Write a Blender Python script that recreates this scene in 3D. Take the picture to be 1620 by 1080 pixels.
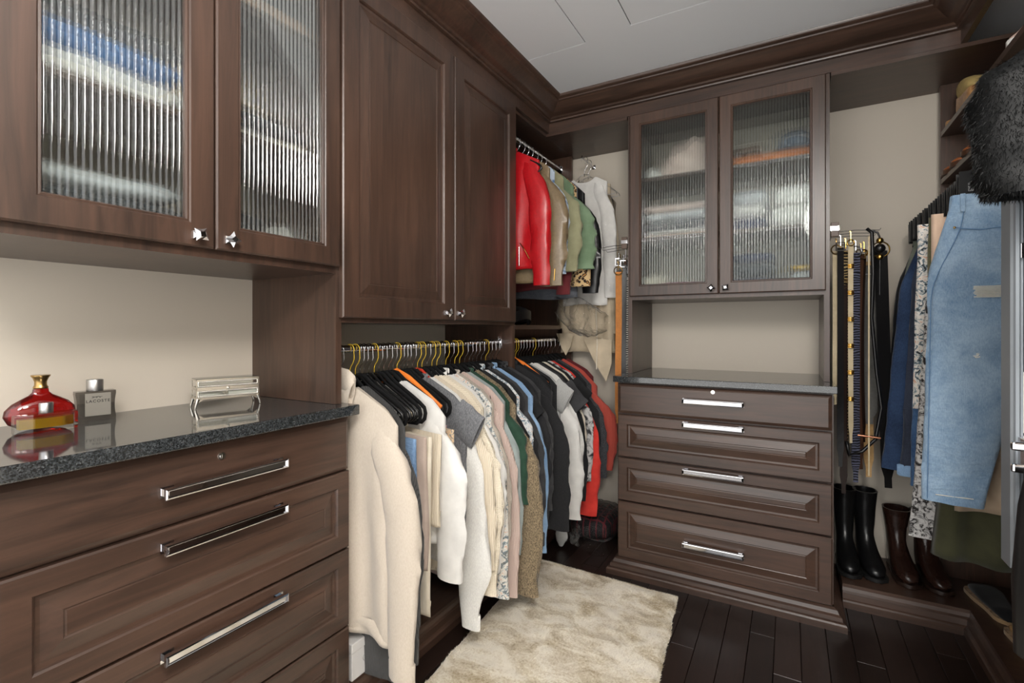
import bpy, bmesh, math, random
from mathutils import Vector, Matrix, noise
for o in list(bpy.data.objects): bpy.data.objects.remove(o)
S = bpy.context.scene
C = S.collection
PI = math.pi
# ------------------------------------------------------------------ camera, world, lights, exposure
YAW = math.atan(440/773)
cd = bpy.data.cameras.new('camera'); cam = bpy.data.objects.new('camera', cd); C.objects.link(cam)
cam.location = (0, 0, 1.25); cam.rotation_euler = (PI/2, 0, YAW)
cd.sensor_width = 36; cd.lens = 36*773/1620; cd.shift_y = -20/1620; cd.clip_start = .02
S.camera = cam
w = bpy.data.worlds.new('world'); S.world = w; w.use_nodes = True
w.node_tree.nodes['Background'].inputs[0].default_value = (1, .985, .96, 1)
w.node_tree.nodes['Background'].inputs[1].default_value = 1.9
S.view_settings.view_transform = 'Standard'; S.view_settings.look = 'None'
S.view_settings.gamma = 1; S.view_settings.use_curve_mapping = False
S.view_settings.exposure = 0.56
ADDED_LAMPS = [(.30, .05, 32), (.30, -.46, 32)]  # unseen lamps added for brightness: x, y, emission strength

# ------------------------------------------------------------------ helpers
def lin(c):
    f = lambda v: v/12.92 if v <= .04045 else ((v+.055)/1.055)**2.4
    return tuple(f(x/255) for x in c)+(1,)
def wm(o):
    m = o.matrix_basis.copy()
    return wm(o.parent) @ m if o.parent else m
def tag(o, label, cat, group=None):
    o['label'] = label; o['category'] = cat
    if group: o['group'] = group
    return o
def thing(name, label, cat, loc=(0,0,0), rz=0, group=None):
    o = bpy.data.objects.new(name, None); C.objects.link(o)
    o.empty_display_size = .05
    o.location = loc; o.rotation_euler = (0,0,rz)
    return tag(o, label, cat, group)
def link(name, me, mat, parent=None):
    o = bpy.data.objects.new(name, me); C.objects.link(o)
    if mat is not None and not me.materials: me.materials.append(mat)
    if parent: o.parent = parent
    return o
class MB:
    def __init__(s): s.bm = bmesh.new(); s.M = None
    def v(s, p):
        p = Vector(p)
        return s.bm.verts.new(s.M @ p if s.M else p)
    def f(s, vs):
        try: return s.bm.faces.new(vs)
        except ValueError: return None
    def box(s, x0, x1, y0, y1, z0, z1, b=0):
        if b <= 0:
            c = [s.v((x,y,z)) for x in (x0,x1) for y in (y0,y1) for z in (z0,z1)]
            for q in ((0,1,3,2),(4,6,7,5),(0,4,5,1),(2,3,7,6),(0,2,6,4),(1,5,7,3)): s.f([c[i] for i in q])
            return s
        tb = bmesh.new()
        c = [tb.verts.new((x,y,z)) for x in (x0,x1) for y in (y0,y1) for z in (z0,z1)]
        for q in ((0,1,3,2),(4,6,7,5),(0,4,5,1),(2,3,7,6),(0,2,6,4),(1,5,7,3)): tb.faces.new([c[i] for i in q])
        bmesh.ops.bevel(tb, geom=tb.edges[:], offset=b, segments=2, affect='EDGES', profile=.5)
        mp = {}
        for v in tb.verts: mp[v] = s.v(v.co)
        for f in tb.faces: s.f([mp[v] for v in f.verts])
        tb.free(); return s
    def loft(s, rings, cap=True, closed=True):
        R = [[s.v(p) for p in r] for r in rings]
        n = len(R[0])
        for a, b in zip(R, R[1:]):
            for i in range(n if closed else n-1):
                s.f([a[i], a[(i+1)%n], b[(i+1)%n], b[i]])
        if cap and closed:
            s.f(R[0][::-1]); s.f(R[-1])
        return R
    def tube(s, pts, r, n=8, cap=True, flat=1.0, up=(0,0,1)):
        pts = [Vector(p) for p in pts]; rings = []
        N = len(pts)
        rr = r if isinstance(r, (list,tuple)) else [r]*N
        prev = None
        for i, p in enumerate(pts):
            d = (pts[min(i+1,N-1)]-pts[max(i-1,0)])
            if d.length < 1e-9: d = Vector((0,0,1))
            d.normalize()
            if prev is None:
                u = Vector(up)
                if abs(u.dot(d)) > .95: u = Vector((1,0,0)) if abs(d.x) < .9 else Vector((0,1,0))
                a = (u - d*u.dot(d)).normalized()
            else:
                a = prev - d*prev.dot(d)
                a = a.normalized() if a.length > 1e-6 else prev
            prev = a; b = d.cross(a)
            rings.append([p + (a*math.cos(2*PI*k/n) + b*math.sin(2*PI*k/n)*flat)*rr[i] for k in range(n)])
        s.loft(rings, cap); return s
    def lathe(s, prof, c=(0,0,0), n=20, sx=1, sy=1):
        rings = [[(c[0]+r*sx*math.cos(2*PI*k/n), c[1]+r*sy*math.sin(2*PI*k/n), c[2]+z) for k in range(n)] for r, z in prof]
        s.loft(rings); return s
    def sph(s, c, r, n=8, m=5, sx=1, sy=1, sz=1):
        rings = [[(c[0]+sx*r*math.sin(PI*(j+.15)/(m+.3))*math.cos(2*PI*k/n), c[1]+sy*r*math.sin(PI*(j+.15)/(m+.3))*math.sin(2*PI*k/n), c[2]-sz*r*math.cos(PI*(j+.15)/(m+.3))) for k in range(n)] for j in range(m+1)]
        s.loft(rings); return s
    def rings(s, wd, h, prof, T, solid=True):
        # concentric rectangles: prof of (inset, out); T maps (u,v,n) to a point
        R = [[s.v(T(a,b,o)) for a, b in ((i,i),(wd-i,i),(wd-i,h-i),(i,h-i))] for i, o in prof]
        for a, b in zip(R, R[1:]):
            for k in range(4): s.f([a[k], a[(k+1)%4], b[(k+1)%4], b[k]])
        if solid: s.f(R[0][::-1]); s.f(R[-1])
        else:
            a, b = R[-1], R[0]
            for k in range(4): s.f([a[k], a[(k+1)%4], b[(k+1)%4], b[k]])
        return s
    def sweep(s, path, prof, cap=True):
        # plan path of (x,y), profile of (out,z); out is to the right of the travel direction
        P = [Vector(p) for p in path]; rings = []
        for i, p in enumerate(P):
            ns = []
            if i > 0: d = (P[i]-P[i-1]).normalized(); ns.append(Vector((d.y,-d.x)))
            if i < len(P)-1: d = (P[i+1]-P[i]).normalized(); ns.append(Vector((d.y,-d.x)))
            n = ns[0] if len(ns) == 1 else (ns[0]+ns[1])/(1+ns[0].dot(ns[1]))
            rings.append([(p.x+n.x*o, p.y+n.y*o, z) for o, z in prof])
        s.loft(rings, cap); return s
    def build(s, name, mat, parent=None, local=False, smooth=None, kind=None):
        bmesh.ops.recalc_face_normals(s.bm, faces=s.bm.faces[:])
        me = bpy.data.meshes.new(name)
        if parent and not local: s.bm.transform(wm(parent).inverted())
        s.bm.to_mesh(me); s.bm.free()
        if smooth is not None:
            me.polygons.foreach_set('use_smooth', [True]*len(me.polygons))
            me.set_sharp_from_angle(angle=math.radians(smooth))
        o = link(name, me, mat, parent)
        if kind: o['kind'] = kind
        return o
def struct(o): o['kind'] = 'structure'; return o
def sm(a, b, x):
    t = min(1, max(0, (x-a)/(b-a))); return t*t*(3-2*t)

# ------------------------------------------------------------------ materials
def newmat(name):
    m = bpy.data.materials.new(name); m.use_nodes = True
    nt = m.node_tree; b = nt.nodes['Principled BSDF']
    return m, nt, b
def N(nt, t, **kw):
    n = nt.nodes.new(t)
    for k, v in kw.items(): setattr(n, k, v)
    return n
def coords(nt, scale=(1,1,1), rot=(0,0,0), kind='Object'):
    tc = N(nt, 'ShaderNodeTexCoord'); mp = N(nt, 'ShaderNodeMapping')
    mp.inputs['Scale'].default_value = scale; mp.inputs['Rotation'].default_value = rot
    nt.links.new(tc.outputs[kind], mp.inputs[0]); return mp.outputs[0]
def ramp(nt, fac, stops, interp='LINEAR'):
    r = N(nt, 'ShaderNodeValToRGB'); r.color_ramp.interpolation = interp
    e = r.color_ramp.elements
    while len(e) < len(stops): e.new(.5)
    for k, (p, c) in enumerate(stops): e[k].position = p; e[k].color = c
    nt.links.new(fac, r.inputs[0]); return r.outputs[0]
def noisefac(nt, vec, scale, detail=4, rough=.55, dist=0):
    n = N(nt, 'ShaderNodeTexNoise'); n.inputs['Scale'].default_value = scale
    n.inputs['Detail'].default_value = detail; n.inputs['Roughness'].default_value = rough
    n.inputs['Distortion'].default_value = dist
    nt.links.new(vec, n.inputs['Vector']); return n.outputs[0]
def bump(nt, b, h, st, dist=.002):
    n = N(nt, 'ShaderNodeBump'); n.inputs['Strength'].default_value = st; n.inputs['Distance'].default_value = dist
    nt.links.new(h, n.inputs['Height']); nt.links.new(n.outputs[0], b.inputs['Normal'])
def plain(name, rgb, rough=.5, metal=0, spec=.5, alpha=1):
    m, nt, b = newmat(name)
    b.inputs['Base Color'].default_value = lin(rgb); b.inputs['Roughness'].default_value = rough
    b.inputs['Metallic'].default_value = metal; b.inputs['Specular IOR Level'].default_value = spec
    return m
def wood(name, scale, dark=(46,34,28), light=(86,63,51)):
    m, nt, b = newmat(name)
    v = coords(nt, scale)
    f = noisefac(nt, v, 6, 6, .6, 1.2)
    v2 = coords(nt, tuple(x*.35+.5 for x in scale)); f2 = noisefac(nt, v2, 1.6, 2, .5, .6)
    mx = N(nt, 'ShaderNodeMath', operation='MULTIPLY_ADD'); mx.inputs[1].default_value = .55
    sc = N(nt, 'ShaderNodeMath', operation='MULTIPLY'); sc.inputs[1].default_value = .45
    nt.links.new(f2, sc.inputs[0]); nt.links.new(f, mx.inputs[0]); nt.links.new(sc.outputs[0], mx.inputs[2])
    c = ramp(nt, mx.outputs[0], [(.32, lin(dark)), (.68, lin(light))])
    nt.links.new(c, b.inputs['Base Color'])
    b.inputs['Roughness'].default_value = .36; b.inputs['Specular IOR Level'].default_value = .5
    b.inputs['Coat Weight'].default_value = .25; b.inputs['Coat Roughness'].default_value = .28
    bump(nt, b, f, .05, .001)
    return m
WZ = wood('stained_wood_upright', (7,7,.5))
WX = wood('stained_wood_across_x', (.5,7,7))
WY = wood('stained_wood_across_y', (7,.5,7))
def wallmat(name, rgb):
    m, nt, b = newmat(name)
    f = noisefac(nt, coords(nt), 180, 3)
    b.inputs['Base Color'].default_value = lin(rgb); b.inputs['Roughness'].default_value = .75
    bump(nt, b, f, .08, .001); return m
WALL = wallmat('beige_wall_paint', (201,192,178)); CEIL = wallmat('ceiling_paint', (236,238,241))
def floormat():
    m, nt, b = newmat('espresso_plank')
    f = noisefac(nt, coords(nt, (14,1.2,14)), 5, 6, .6, 1)
    oi = N(nt, 'ShaderNodeObjectInfo')
    ad = N(nt, 'ShaderNodeMath', operation='MULTIPLY_ADD'); ad.inputs[1].default_value = .45
    nt.links.new(oi.outputs['Random'], ad.inputs[0]); nt.links.new(f, ad.inputs[2])
    c = ramp(nt, ad.outputs[0], [(.3, lin((24,17,15))), (1, lin((46,33,28)))])
    nt.links.new(c, b.inputs['Base Color']); b.inputs['Roughness'].default_value = .3
    b.inputs['Specular IOR Level'].default_value = .45
    bump(nt, b, f, .06, .001); return m
FLOOR = floormat()
def granite():
    m, nt, b = newmat('black_granite')
    v = N(nt, 'ShaderNodeTexVoronoi'); v.inputs['Scale'].default_value = 420
    vec = coords(nt); nt.links.new(vec, v.inputs['Vector'])
    f = noisefac(nt, vec, 150, 4, .7)
    mm = N(nt, 'ShaderNodeMath', operation='MULTIPLY'); nt.links.new(v.outputs['Color'], mm.inputs[0]); nt.links.new(f, mm.inputs[1])
    c = ramp(nt, mm.outputs[0], [(.12, lin((30,32,33))), (.35, lin((58,61,63))), (.6, lin((92,95,96)))])
    nt.links.new(c, b.inputs['Base Color']); b.inputs['Roughness'].default_value = .06
    b.inputs['Specular IOR Level'].default_value = .9
    return m
GRANITE = granite()
CHROME = plain('polished_chrome', (225,225,228), .08, 1)
STEEL = plain('brushed_steel', (185,185,188), .28, 1)
GOLD = plain('gold_metal', (205,165,90), .2, 1)
BRASS = plain('antique_brass', (170,140,90), .3, 1)
SILVER = plain('silver_metal', (230,226,218), .18, 1)
YWIRE = plain('yellow_coated_wire', (226,190,62), .35, .3)
BLACKP = plain('black_plastic', (16,16,17), .28)
VELVET = plain('black_velvet', (20,20,21), .9, 0, .2)
ORANGEP = plain('orange_plastic', (240,130,50), .4)
WHITEP = plain('white_plastic', (235,234,230), .4)
REDP = plain('red_plastic', (196,60,40), .4)
DARK = plain('dark_recess', (12,11,10), .8)
ALU = plain('aluminium_frame', (138,144,150), .4, .4)
MIRROR = plain('mirror_silver', (215,218,220), .02, 1)
def clear(name, tint, refr=.45, gloss=.1, rough=.02, ior=1.45, bmp=0, bscale=40, fior=1.45, body=0):
    # clear solid: part straight-through, part refracted, part reflected
    m, nt, b = newmat(name); nt.nodes.remove(b)
    out = nt.nodes['Material Output']
    tr = N(nt, 'ShaderNodeBsdfTransparent'); tr.inputs[0].default_value = lin(tint)
    rf = N(nt, 'ShaderNodeBsdfRefraction'); rf.inputs[0].default_value = lin(tint); rf.inputs['IOR'].default_value = ior; rf.inputs['Roughness'].default_value = rough
    gl = N(nt, 'ShaderNodeBsdfGlossy'); gl.inputs['Roughness'].default_value = max(.03, rough)
    a = N(nt, 'ShaderNodeMixShader'); a.inputs[0].default_value = refr
    nt.links.new(tr.outputs[0], a.inputs[1]); nt.links.new(rf.outputs[0], a.inputs[2])
    if body:
        df = N(nt, 'ShaderNodeBsdfDiffuse'); df.inputs[0].default_value = lin(tint); tl = N(nt, 'ShaderNodeBsdfTranslucent'); tl.inputs[0].default_value = lin(tint)
        dm = N(nt, 'ShaderNodeMixShader'); dm.inputs[0].default_value = .5; nt.links.new(df.outputs[0], dm.inputs[1]); nt.links.new(tl.outputs[0], dm.inputs[2])
        a2 = N(nt, 'ShaderNodeMixShader'); a2.inputs[0].default_value = body; nt.links.new(a.outputs[0], a2.inputs[1]); nt.links.new(dm.outputs[0], a2.inputs[2]); a = a2
    fr = N(nt, 'ShaderNodeFresnel'); fr.inputs[0].default_value = fior
    ad = N(nt, 'ShaderNodeMath', operation='ADD'); ad.inputs[1].default_value = gloss; ad.use_clamp = True
    nt.links.new(fr.outputs[0], ad.inputs[0])
    c = N(nt, 'ShaderNodeMixShader'); nt.links.new(ad.outputs[0], c.inputs[0])
    nt.links.new(a.outputs[0], c.inputs[1]); nt.links.new(gl.outputs[0], c.inputs[2])
    nt.links.new(c.outputs[0], out.inputs[0])
    if bmp:
        h = noisefac(nt, coords(nt), bscale, 5, .65, 1.5)
        bn = N(nt, 'ShaderNodeBump'); bn.inputs['Strength'].default_value = bmp; bn.inputs['Distance'].default_value = .01
        nt.links.new(h, bn.inputs['Height'])
        nt.links.new(bn.outputs[0], gl.inputs['Normal']); nt.links.new(bn.outputs[0], fr.inputs['Normal'])
    return m
REED = clear('reeded_glass', (248,251,250), .42, .035, .02)
PANE = clear('clear_pane', (245,248,247), .0, .05)
POLY = clear('thin_clear_plastic', (253,253,253), 0, -.005, .05, bmp=.8, bscale=30, fior=1.28)
# fabrics
def fabric(name, rgb, rgb2=None, kind='plain', scale=1.0, rough=.85, sheen=.15, bmp=.3):
    m, nt, b = newmat(name)
    c1 = lin(rgb); c2 = lin(rgb2) if rgb2 else tuple(x*.82 for x in c1[:3])+(1,)
    vec = coords(nt)
    fine = noisefac(nt, coords(nt), 900, 2)
    b.inputs['Roughness'].default_value = rough; b.inputs['Specular IOR Level'].default_value = .25
    b.inputs['Sheen Weight'].default_value = sheen
    h = fine; bdist = .0015
    if kind == 'plain':
        col = ramp(nt, noisefac(nt, vec, 14*scale, 4), [(.35, c2), (.65, c1)])
    elif kind == 'heather':
        col = ramp(nt, noisefac(nt, coords(nt, (1,1,.35)), 330*scale, 3, .7), [(.36, c2), (.62, c1)])
    elif kind == 'marl':
        h = noisefac(nt, coords(nt, (1,1,.5)), 210*scale, 3, .7)
        col = ramp(nt, h, [(.36, c2), (.64, c1)]); bmp = .8
    elif kind == 'rib':
        wv = N(nt, 'ShaderNodeTexWave', bands_direction='X'); wv.inputs['Scale'].default_value = 38*scale
        wv.inputs['Distortion'].default_value = .3; nt.links.new(vec, wv.inputs['Vector'])
        h = wv.outputs[1]; col = ramp(nt, h, [(.1, c2), (.6, c1)]); bmp = .7
    elif kind == 'waffle':
        a = N(nt, 'ShaderNodeTexWave', bands_direction='X'); a.inputs['Scale'].default_value = 40*scale
        z = N(nt, 'ShaderNodeTexWave', bands_direction='Z'); z.inputs['Scale'].default_value = 40*scale
        nt.links.new(vec, a.inputs['Vector']); nt.links.new(vec, z.inputs['Vector'])
        mx = N(nt, 'ShaderNodeMath', operation='MAXIMUM'); nt.links.new(a.outputs[1], mx.inputs[0]); nt.links.new(z.outputs[1], mx.inputs[1])
        h = mx.outputs[0]; col = ramp(nt, h, [(.2, c2), (.7, c1)]); bmp = .7
    elif kind == 'denim':
        f = noisefac(nt, coords(nt, (1,1,.25)), 420, 3, .7)
        g = noisefac(nt, vec, 5*scale, 5, .6, .6)
        mx = N(nt, 'ShaderNodeMath', operation='MULTIPLY_ADD'); mx.inputs[1].default_value = .4
        s2 = N(nt, 'ShaderNodeMath', operation='MULTIPLY'); s2.inputs[1].default_value = .6
        nt.links.new(g, s2.inputs[0]); nt.links.new(f, mx.inputs[0]); nt.links.new(s2.outputs[0], mx.inputs[2])
        col = ramp(nt, mx.outputs[0], [(.38, c2), (.62, c1)])
        h = noisefac(nt, coords(nt, (1,1,2.2)), 16, 4, .6, 1.0); bdist = .012; bmp = .5
    elif kind == 'leopard':
        d = N(nt, 'ShaderNodeTexVoronoi'); d.inputs['Scale'].default_value = 48*scale; nt.links.new(vec, d.inputs['Vector'])
        nz = noisefac(nt, vec, 70, 2)
        ad = N(nt, 'ShaderNodeMath', operation='MULTIPLY_ADD'); ad.inputs[1].default_value = .35
        nt.links.new(nz, ad.inputs[0]); nt.links.new(d.outputs['Distance'], ad.inputs[2])
        mid = lin((176,126,72))
        col = ramp(nt, ad.outputs[0], [(.0, mid), (.40, c2), (.62, c1)], 'CONSTANT')
    elif kind == 'spots':
        d = N(nt, 'ShaderNodeTexVoronoi'); d.inputs['Scale'].default_value = 26*scale; nt.links.new(vec, d.inputs['Vector'])
        nz = noisefac(nt, vec, 40*scale, 4, .6, 1)
        ad = N(nt, 'ShaderNodeMath', operation='MULTIPLY_ADD'); ad.inputs[1].default_value = .5
        nt.links.new(nz, ad.inputs[0]); nt.links.new(d.outputs['Distance'], ad.inputs[2])
        col = ramp(nt, ad.outputs[0], [(.42, c1), (.58, tuple((a+b2)/2 for a, b2 in zip(c1, c2))), (.68, c2)])
    elif kind == 'dye':
        col = ramp(nt, noisefac(nt, vec, 13*scale, 4, .6, 1.5), [(.42, c2), (.55, c1)])
    elif kind == 'floral':
        nz = noisefac(nt, vec, 34*scale, 4, .65, 2)
        col = ramp(nt, nz, [(.36, c2), (.44, lin((120,140,150))), (.5, c1), (.6, c1), (.64, lin((214,168,140)))])
    elif kind == 'zebra':
        wv = N(nt, 'ShaderNodeTexWave', bands_direction='Z'); wv.inputs['Scale'].default_value = 22*scale
        wv.inputs['Distortion'].default_value = 5; wv.inputs['Detail'].default_value = 2
        nt.links.new(vec, wv.inputs['Vector']); col = ramp(nt, wv.outputs[1], [(.45, c2), (.55, c1)])
    elif kind == 'plaid':
        a = N(nt, 'ShaderNodeTexWave', bands_direction='X'); a.inputs['Scale'].default_value = 5*scale
        z = N(nt, 'ShaderNodeTexWave', bands_direction='Y'); z.inputs['Scale'].default_value = 5*scale
        nt.links.new(vec, a.inputs['Vector']); nt.links.new(vec, z.inputs['Vector'])
        mx = N(nt, 'ShaderNodeMath', operation='MAXIMUM'); nt.links.new(a.outputs[1], mx.inputs[0]); nt.links.new(z.outputs[1], mx.inputs[1])
        col = ramp(nt, mx.outputs[0], [(.86, c1), (.95, c2)])
    nt.links.new(col, b.inputs['Base Color'])
    bump(nt, b, h, bmp, bdist)
    return m
def leather(name, rgb, rough=.32, sc=60):
    m, nt, b = newmat(name)
    f = noisefac(nt, coords(nt), sc, 5, .6, .8)
    c = lin(rgb); col = ramp(nt, f, [(.3, tuple(x*.75 for x in c[:3])+(1,)), (.7, c)])
    nt.links.new(col, b.inputs['Base Color']); b.inputs['Roughness'].default_value = rough
    bump(nt, b, f, .18, .003); return m
# ================================================================== room shell
XW, YW, XR, Y0, ZC = -1.685, 3.06, 1.04, -.6, 2.556
struct(MB().box(XW-.1, XW, Y0, YW+.1, 0, ZC+.02).build('wall_left', WALL))
struct(MB().box(XW, XR, YW, YW+.1, 0, ZC+.02).build('wall_back', WALL))
struct(MB().box(XR, XR+.1, Y0, YW+.1, 0, ZC+.02).build('wall_right', WALL))
fl = struct(MB().box(XW, XR, Y0, YW, -.06, -.012).build('floor', DARK))
pw = .0905; random.seed(3); shared = {}
x = XW+.002; r = 0
while x < XR-.01:
    y = Y0; first = True
    while y < YW-.01:
        L = .9 if not first else (.35+.23*(r*7 % 4)); first = False
        L = min(L, YW-y)
        k = round(L, 3)
        ww = min(pw, XR-x)
        if (k, round(ww,3)) not in shared:
            me = bpy.data.meshes.new('plank'); b_ = bmesh.new()
            g = .0008; t = .0015
            for z0, i in ((-.012, g), (-t, g), (0, g+t)): pass
            R = []
            for z0, i in ((-.012, g), (-t, g), (0, g+t)):
                R.append([b_.verts.new(p) for p in ((i,i,z0),(ww-i,i,z0),(ww-i,L-i,z0),(i,L-i,z0))])
            for A, B in zip(R, R[1:]):
                for q in range(4): b_.faces.new((A[q], A[(q+1)%4], B[(q+1)%4], B[q]))
            b_.faces.new(R[-1]); b_.to_mesh(me); b_.free(); shared[(k, round(ww,3))] = me
        o = link('plank', shared[(k, round(ww,3))], FLOOR, fl); o.location = (x, y, 0)
        y += L
    x += pw; r += 1
ce = struct(MB().box(XW, XR, Y0, YW, ZC+.006, ZC+.05).build('ceiling', DARK))
def cpanel(x0, x1, y0, y1): MB().box(x0, x1, y0, y1, ZC, ZC+.006).build('ceiling_panel', CEIL, ce)
g = .0022
cpanel(XW, -.812-g, Y0, 2.105-g)
cpanel(-.595+g, XR, Y0, 2.08-g)
cpanel(XW, XR, 2.105+g, YW)
cpanel(-.812+g, -.595-g, Y0, 2.105+g)
cpanel(-.595-g, XR, 2.08+g, 2.105+g)

# globe lamps added out of view to brighten the ceiling and room
def emis(name, s):
    m, nt, b = newmat(name); b.inputs['Emission Color'].default_value = (1,.96,.90,1); b.inputs['Emission Strength'].default_value = s; return m
for k, (lx, ly, L) in enumerate(ADDED_LAMPS):
    t = thing('added_globe_light', ['unseen globe lamp added for light inside the closet', 'unseen globe lamp added for light nearest the entrance'][k], 'lamp', (lx, ly, ZC), 0, 'added globe lamps')
    MB().lathe([(.001,-.02),(.05,-.02),(.06,-.012),(.06,0),(.001,0)], (lx,ly,ZC), 24).build('canopy', WHITEP, t, smooth=40)
    MB().tube([(lx,ly,ZC-.02),(lx,ly,ZC-.09)], .006, 8).build('stem', STEEL, t, smooth=40)
    MB().sph((lx,ly,ZC-.265), .18, 24, 16).build('globe', emis('added_globe_glow', L), t, smooth=180)

# ================================================================== header, crown, plinth mouldings
HX, HY, HR = -1.235, 2.615, .60
path = [(HX, Y0), (HX, HY), (HR, HY), (HR, Y0)]
struct(MB().sweep(path, [(-.02,2.402),(0,2.402),(0,2.462),(-.02,2.462)]).build('trim_1', WX))
crown = [(-.02,2.458),(.006,2.458),(.014,2.461),(.016,2.467),(.012,2.473),(.02,2.476),(.024,2.482),(.028,2.484)]
for k in range(9):
    a = k/8; crown.append((.028+.074*math.sin(a*PI/2)**1.0*1.0 if False else .028+.072*a, 2.484+.046*(1-math.cos(a*PI/2))*.55+.046*a*.45))
crown += [(.106,2.531),(.109,2.536),(.118,2.539),(.124,2.545),(.126,ZC-.0005),(-.02,ZC-.0005)]
struct(MB().sweep(path, crown).build('trim_2', WX, smooth=35))
# ================================================================== cabinet pieces
def TL(x, y0, z0): return lambda u, v, n: (x+n, y0+u, z0+v)          # faces +X, runs along +Y
def TB(y, x0, z0): return lambda u, v, n: (x0+u, y-n, z0+v)          # faces -Y, runs along +X
RAISED = lambda fw: [(0,0),(0,.017),(.004,.021),(fw-.006,.021),(fw-.002,.017),(fw,.0115),(fw+.008,.0105),(fw+.012,.0115),(fw+.040,.0185),(fw+.043,.0165),(fw+.046,.0175)]
SLAB = [(0,0),(0,.013),(.003,.015),(.010,.019),(.014,.021),(.018,.021)]
def OPENP(fw): return [(0,0),(0,.017),(.004,.021),(fw-.010,.021),(fw-.007,.018),(fw-.003,.0185),(fw,.014),(fw,0)]
def reed(wd, h, T, parent, pitch=.0128):
    n = max(4, round(wd/pitch)); k = 6; mb = MB()
    pts = []
    for i in range(n):
        for j in range(k):
            a = j/k; pts.append(((i+a)*wd/n, .0038*math.sin(PI*a)))
    pts.append((wd, 0))
    F0 = [mb.v(T(u, 0, .005+d)) for u, d in pts]; F1 = [mb.v(T(u, h, .005+d)) for u, d in pts]
    B0 = [mb.v(T(u, 0, .001)) for u, d in pts]; B1 = [mb.v(T(u, h, .001)) for u, d in pts]
    for i in range(len(pts)-1):
        mb.f([F0[i],F0[i+1],F1[i+1],F1[i]]); mb.f([B0[i],B1[i],B1[i+1],B0[i+1]])
        mb.f([F0[i],B0[i],B0[i+1],F0[i+1]]); mb.f([F1[i],F1[i+1],B1[i+1],B1[i]])
    mb.f([F0[0],F1[0],B1[0],B0[0]]); mb.f([F0[-1],B0[-1],B1[-1],F1[-1]])
    return mb.build('glass_pane', REED, parent, smooth=50)
def knob(T, u, v, parent, ang=0):
    # square star-shaped knob on a square foot
    mb = MB()
    def sq(h, n, a, pinch=1.0):
        out = []
        for k in range(8):
            r = h*1.414 if k % 2 == 0 else h*pinch
            t = a+PI/4+k*PI/4
            out.append(T(u+r*math.cos(t), v+r*math.sin(t), n))
        return out
    mb.loft([sq(.0095,.021,0), sq(.0095,.0255,0), sq(.0055,.027,0), sq(.0055,.035,ang), sq(.013,.040,ang,.86), sq(.0145,.043,ang,.82), sq(.006,.050,ang,.95)])
    return mb.build('knob', CHROME, parent)
def pull(T, u0, u1, v, parent):
    mb = MB()
    def bx(a, b, c, d, e, f):
        q = [mb.v(T(x,y,z)) for x in (a,b) for y in (c,d) for z in (e,f)]
        for s in ((0,1,3,2),(4,6,7,5),(0,4,5,1),(2,3,7,6),(0,2,6,4),(1,5,7,3)): mb.f([q[i] for i in s])
    h = .0115
    for a in (u0, u1-.028):
        bx(a, a+.028, v-.012, v+.012, .0205, .0245); bx(a+.005, a+.021, v-.008, v+.008, .0245, .042)
    # bar with a bevelled rim and a sunk face
    P = [(u0+.004, h, .036), (u0, h, .041), (u0, h, .049), (u0+.003, h-.003, .0505), (u0+.008, h-.0055, .0465)]
    R = []
    for a, hh, n in P:
        b = u1-(a-u0); R.append([mb.v(T(*p)) for p in ((a,v-hh,n),(b,v-hh,n),(b,v+hh,n),(a,v+hh,n))])
    for A, B in zip(R, R[1:]):
        for k in range(4): mb.f([A[k],A[(k+1)%4],B[(k+1)%4],B[k]])
    mb.f(R[0][::-1]); mb.f(R[-1])
    return mb.build('pull_handle', CHROME, parent)
def lock(T, u, v, parent):
    mb = MB()
    for r0, n0, r1, n1 in ((.010,.0205,.009,.0235),(.006,.0235,.005,.025)):
        mb.loft([[T(u+r*math.cos(2*PI*k/16), v+r*math.sin(2*PI*k/16), n) for k in range(16)] for r, n in ((r0,n0),(r1,n1))])
    q = [mb.v(T(u+a*.0008, v+b*.004, c)) for a in (-1,1) for b in (-1,1) for c in (.0248,.0256)]
    for s in ((0,1,3,2),(4,6,7,5),(0,4,5,1),(2,3,7,6),(0,2,6,4),(1,5,7,3)): mb.f([q[i] for i in s])
    return mb.build('lock', SILVER, parent)
def drawer(T, wd, h, raised, parent, mat, pv, pu, lk=None):
    d = MB().rings(wd, h, RAISED(.052) if raised else SLAB, T).build('drawer', mat, parent)
    if pv: pull(T, pu[0], pu[1], pv, d)
    if lk: lock(T, lk[0], lk[1], d)
    return d
def gdoor(T, wd, h, parent, kn, ang, fw=.065):
    d = MB().rings(wd, h, OPENP(fw), T, False).build('door', WZ, parent)
    T2 = lambda u, v, n: T(u+fw-.0005, v+fw-.0005, n)
    reed(wd-2*fw+.001, h-2*fw+.001, T2, d)
    knob(T, kn[0], kn[1], d, ang); return d

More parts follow.
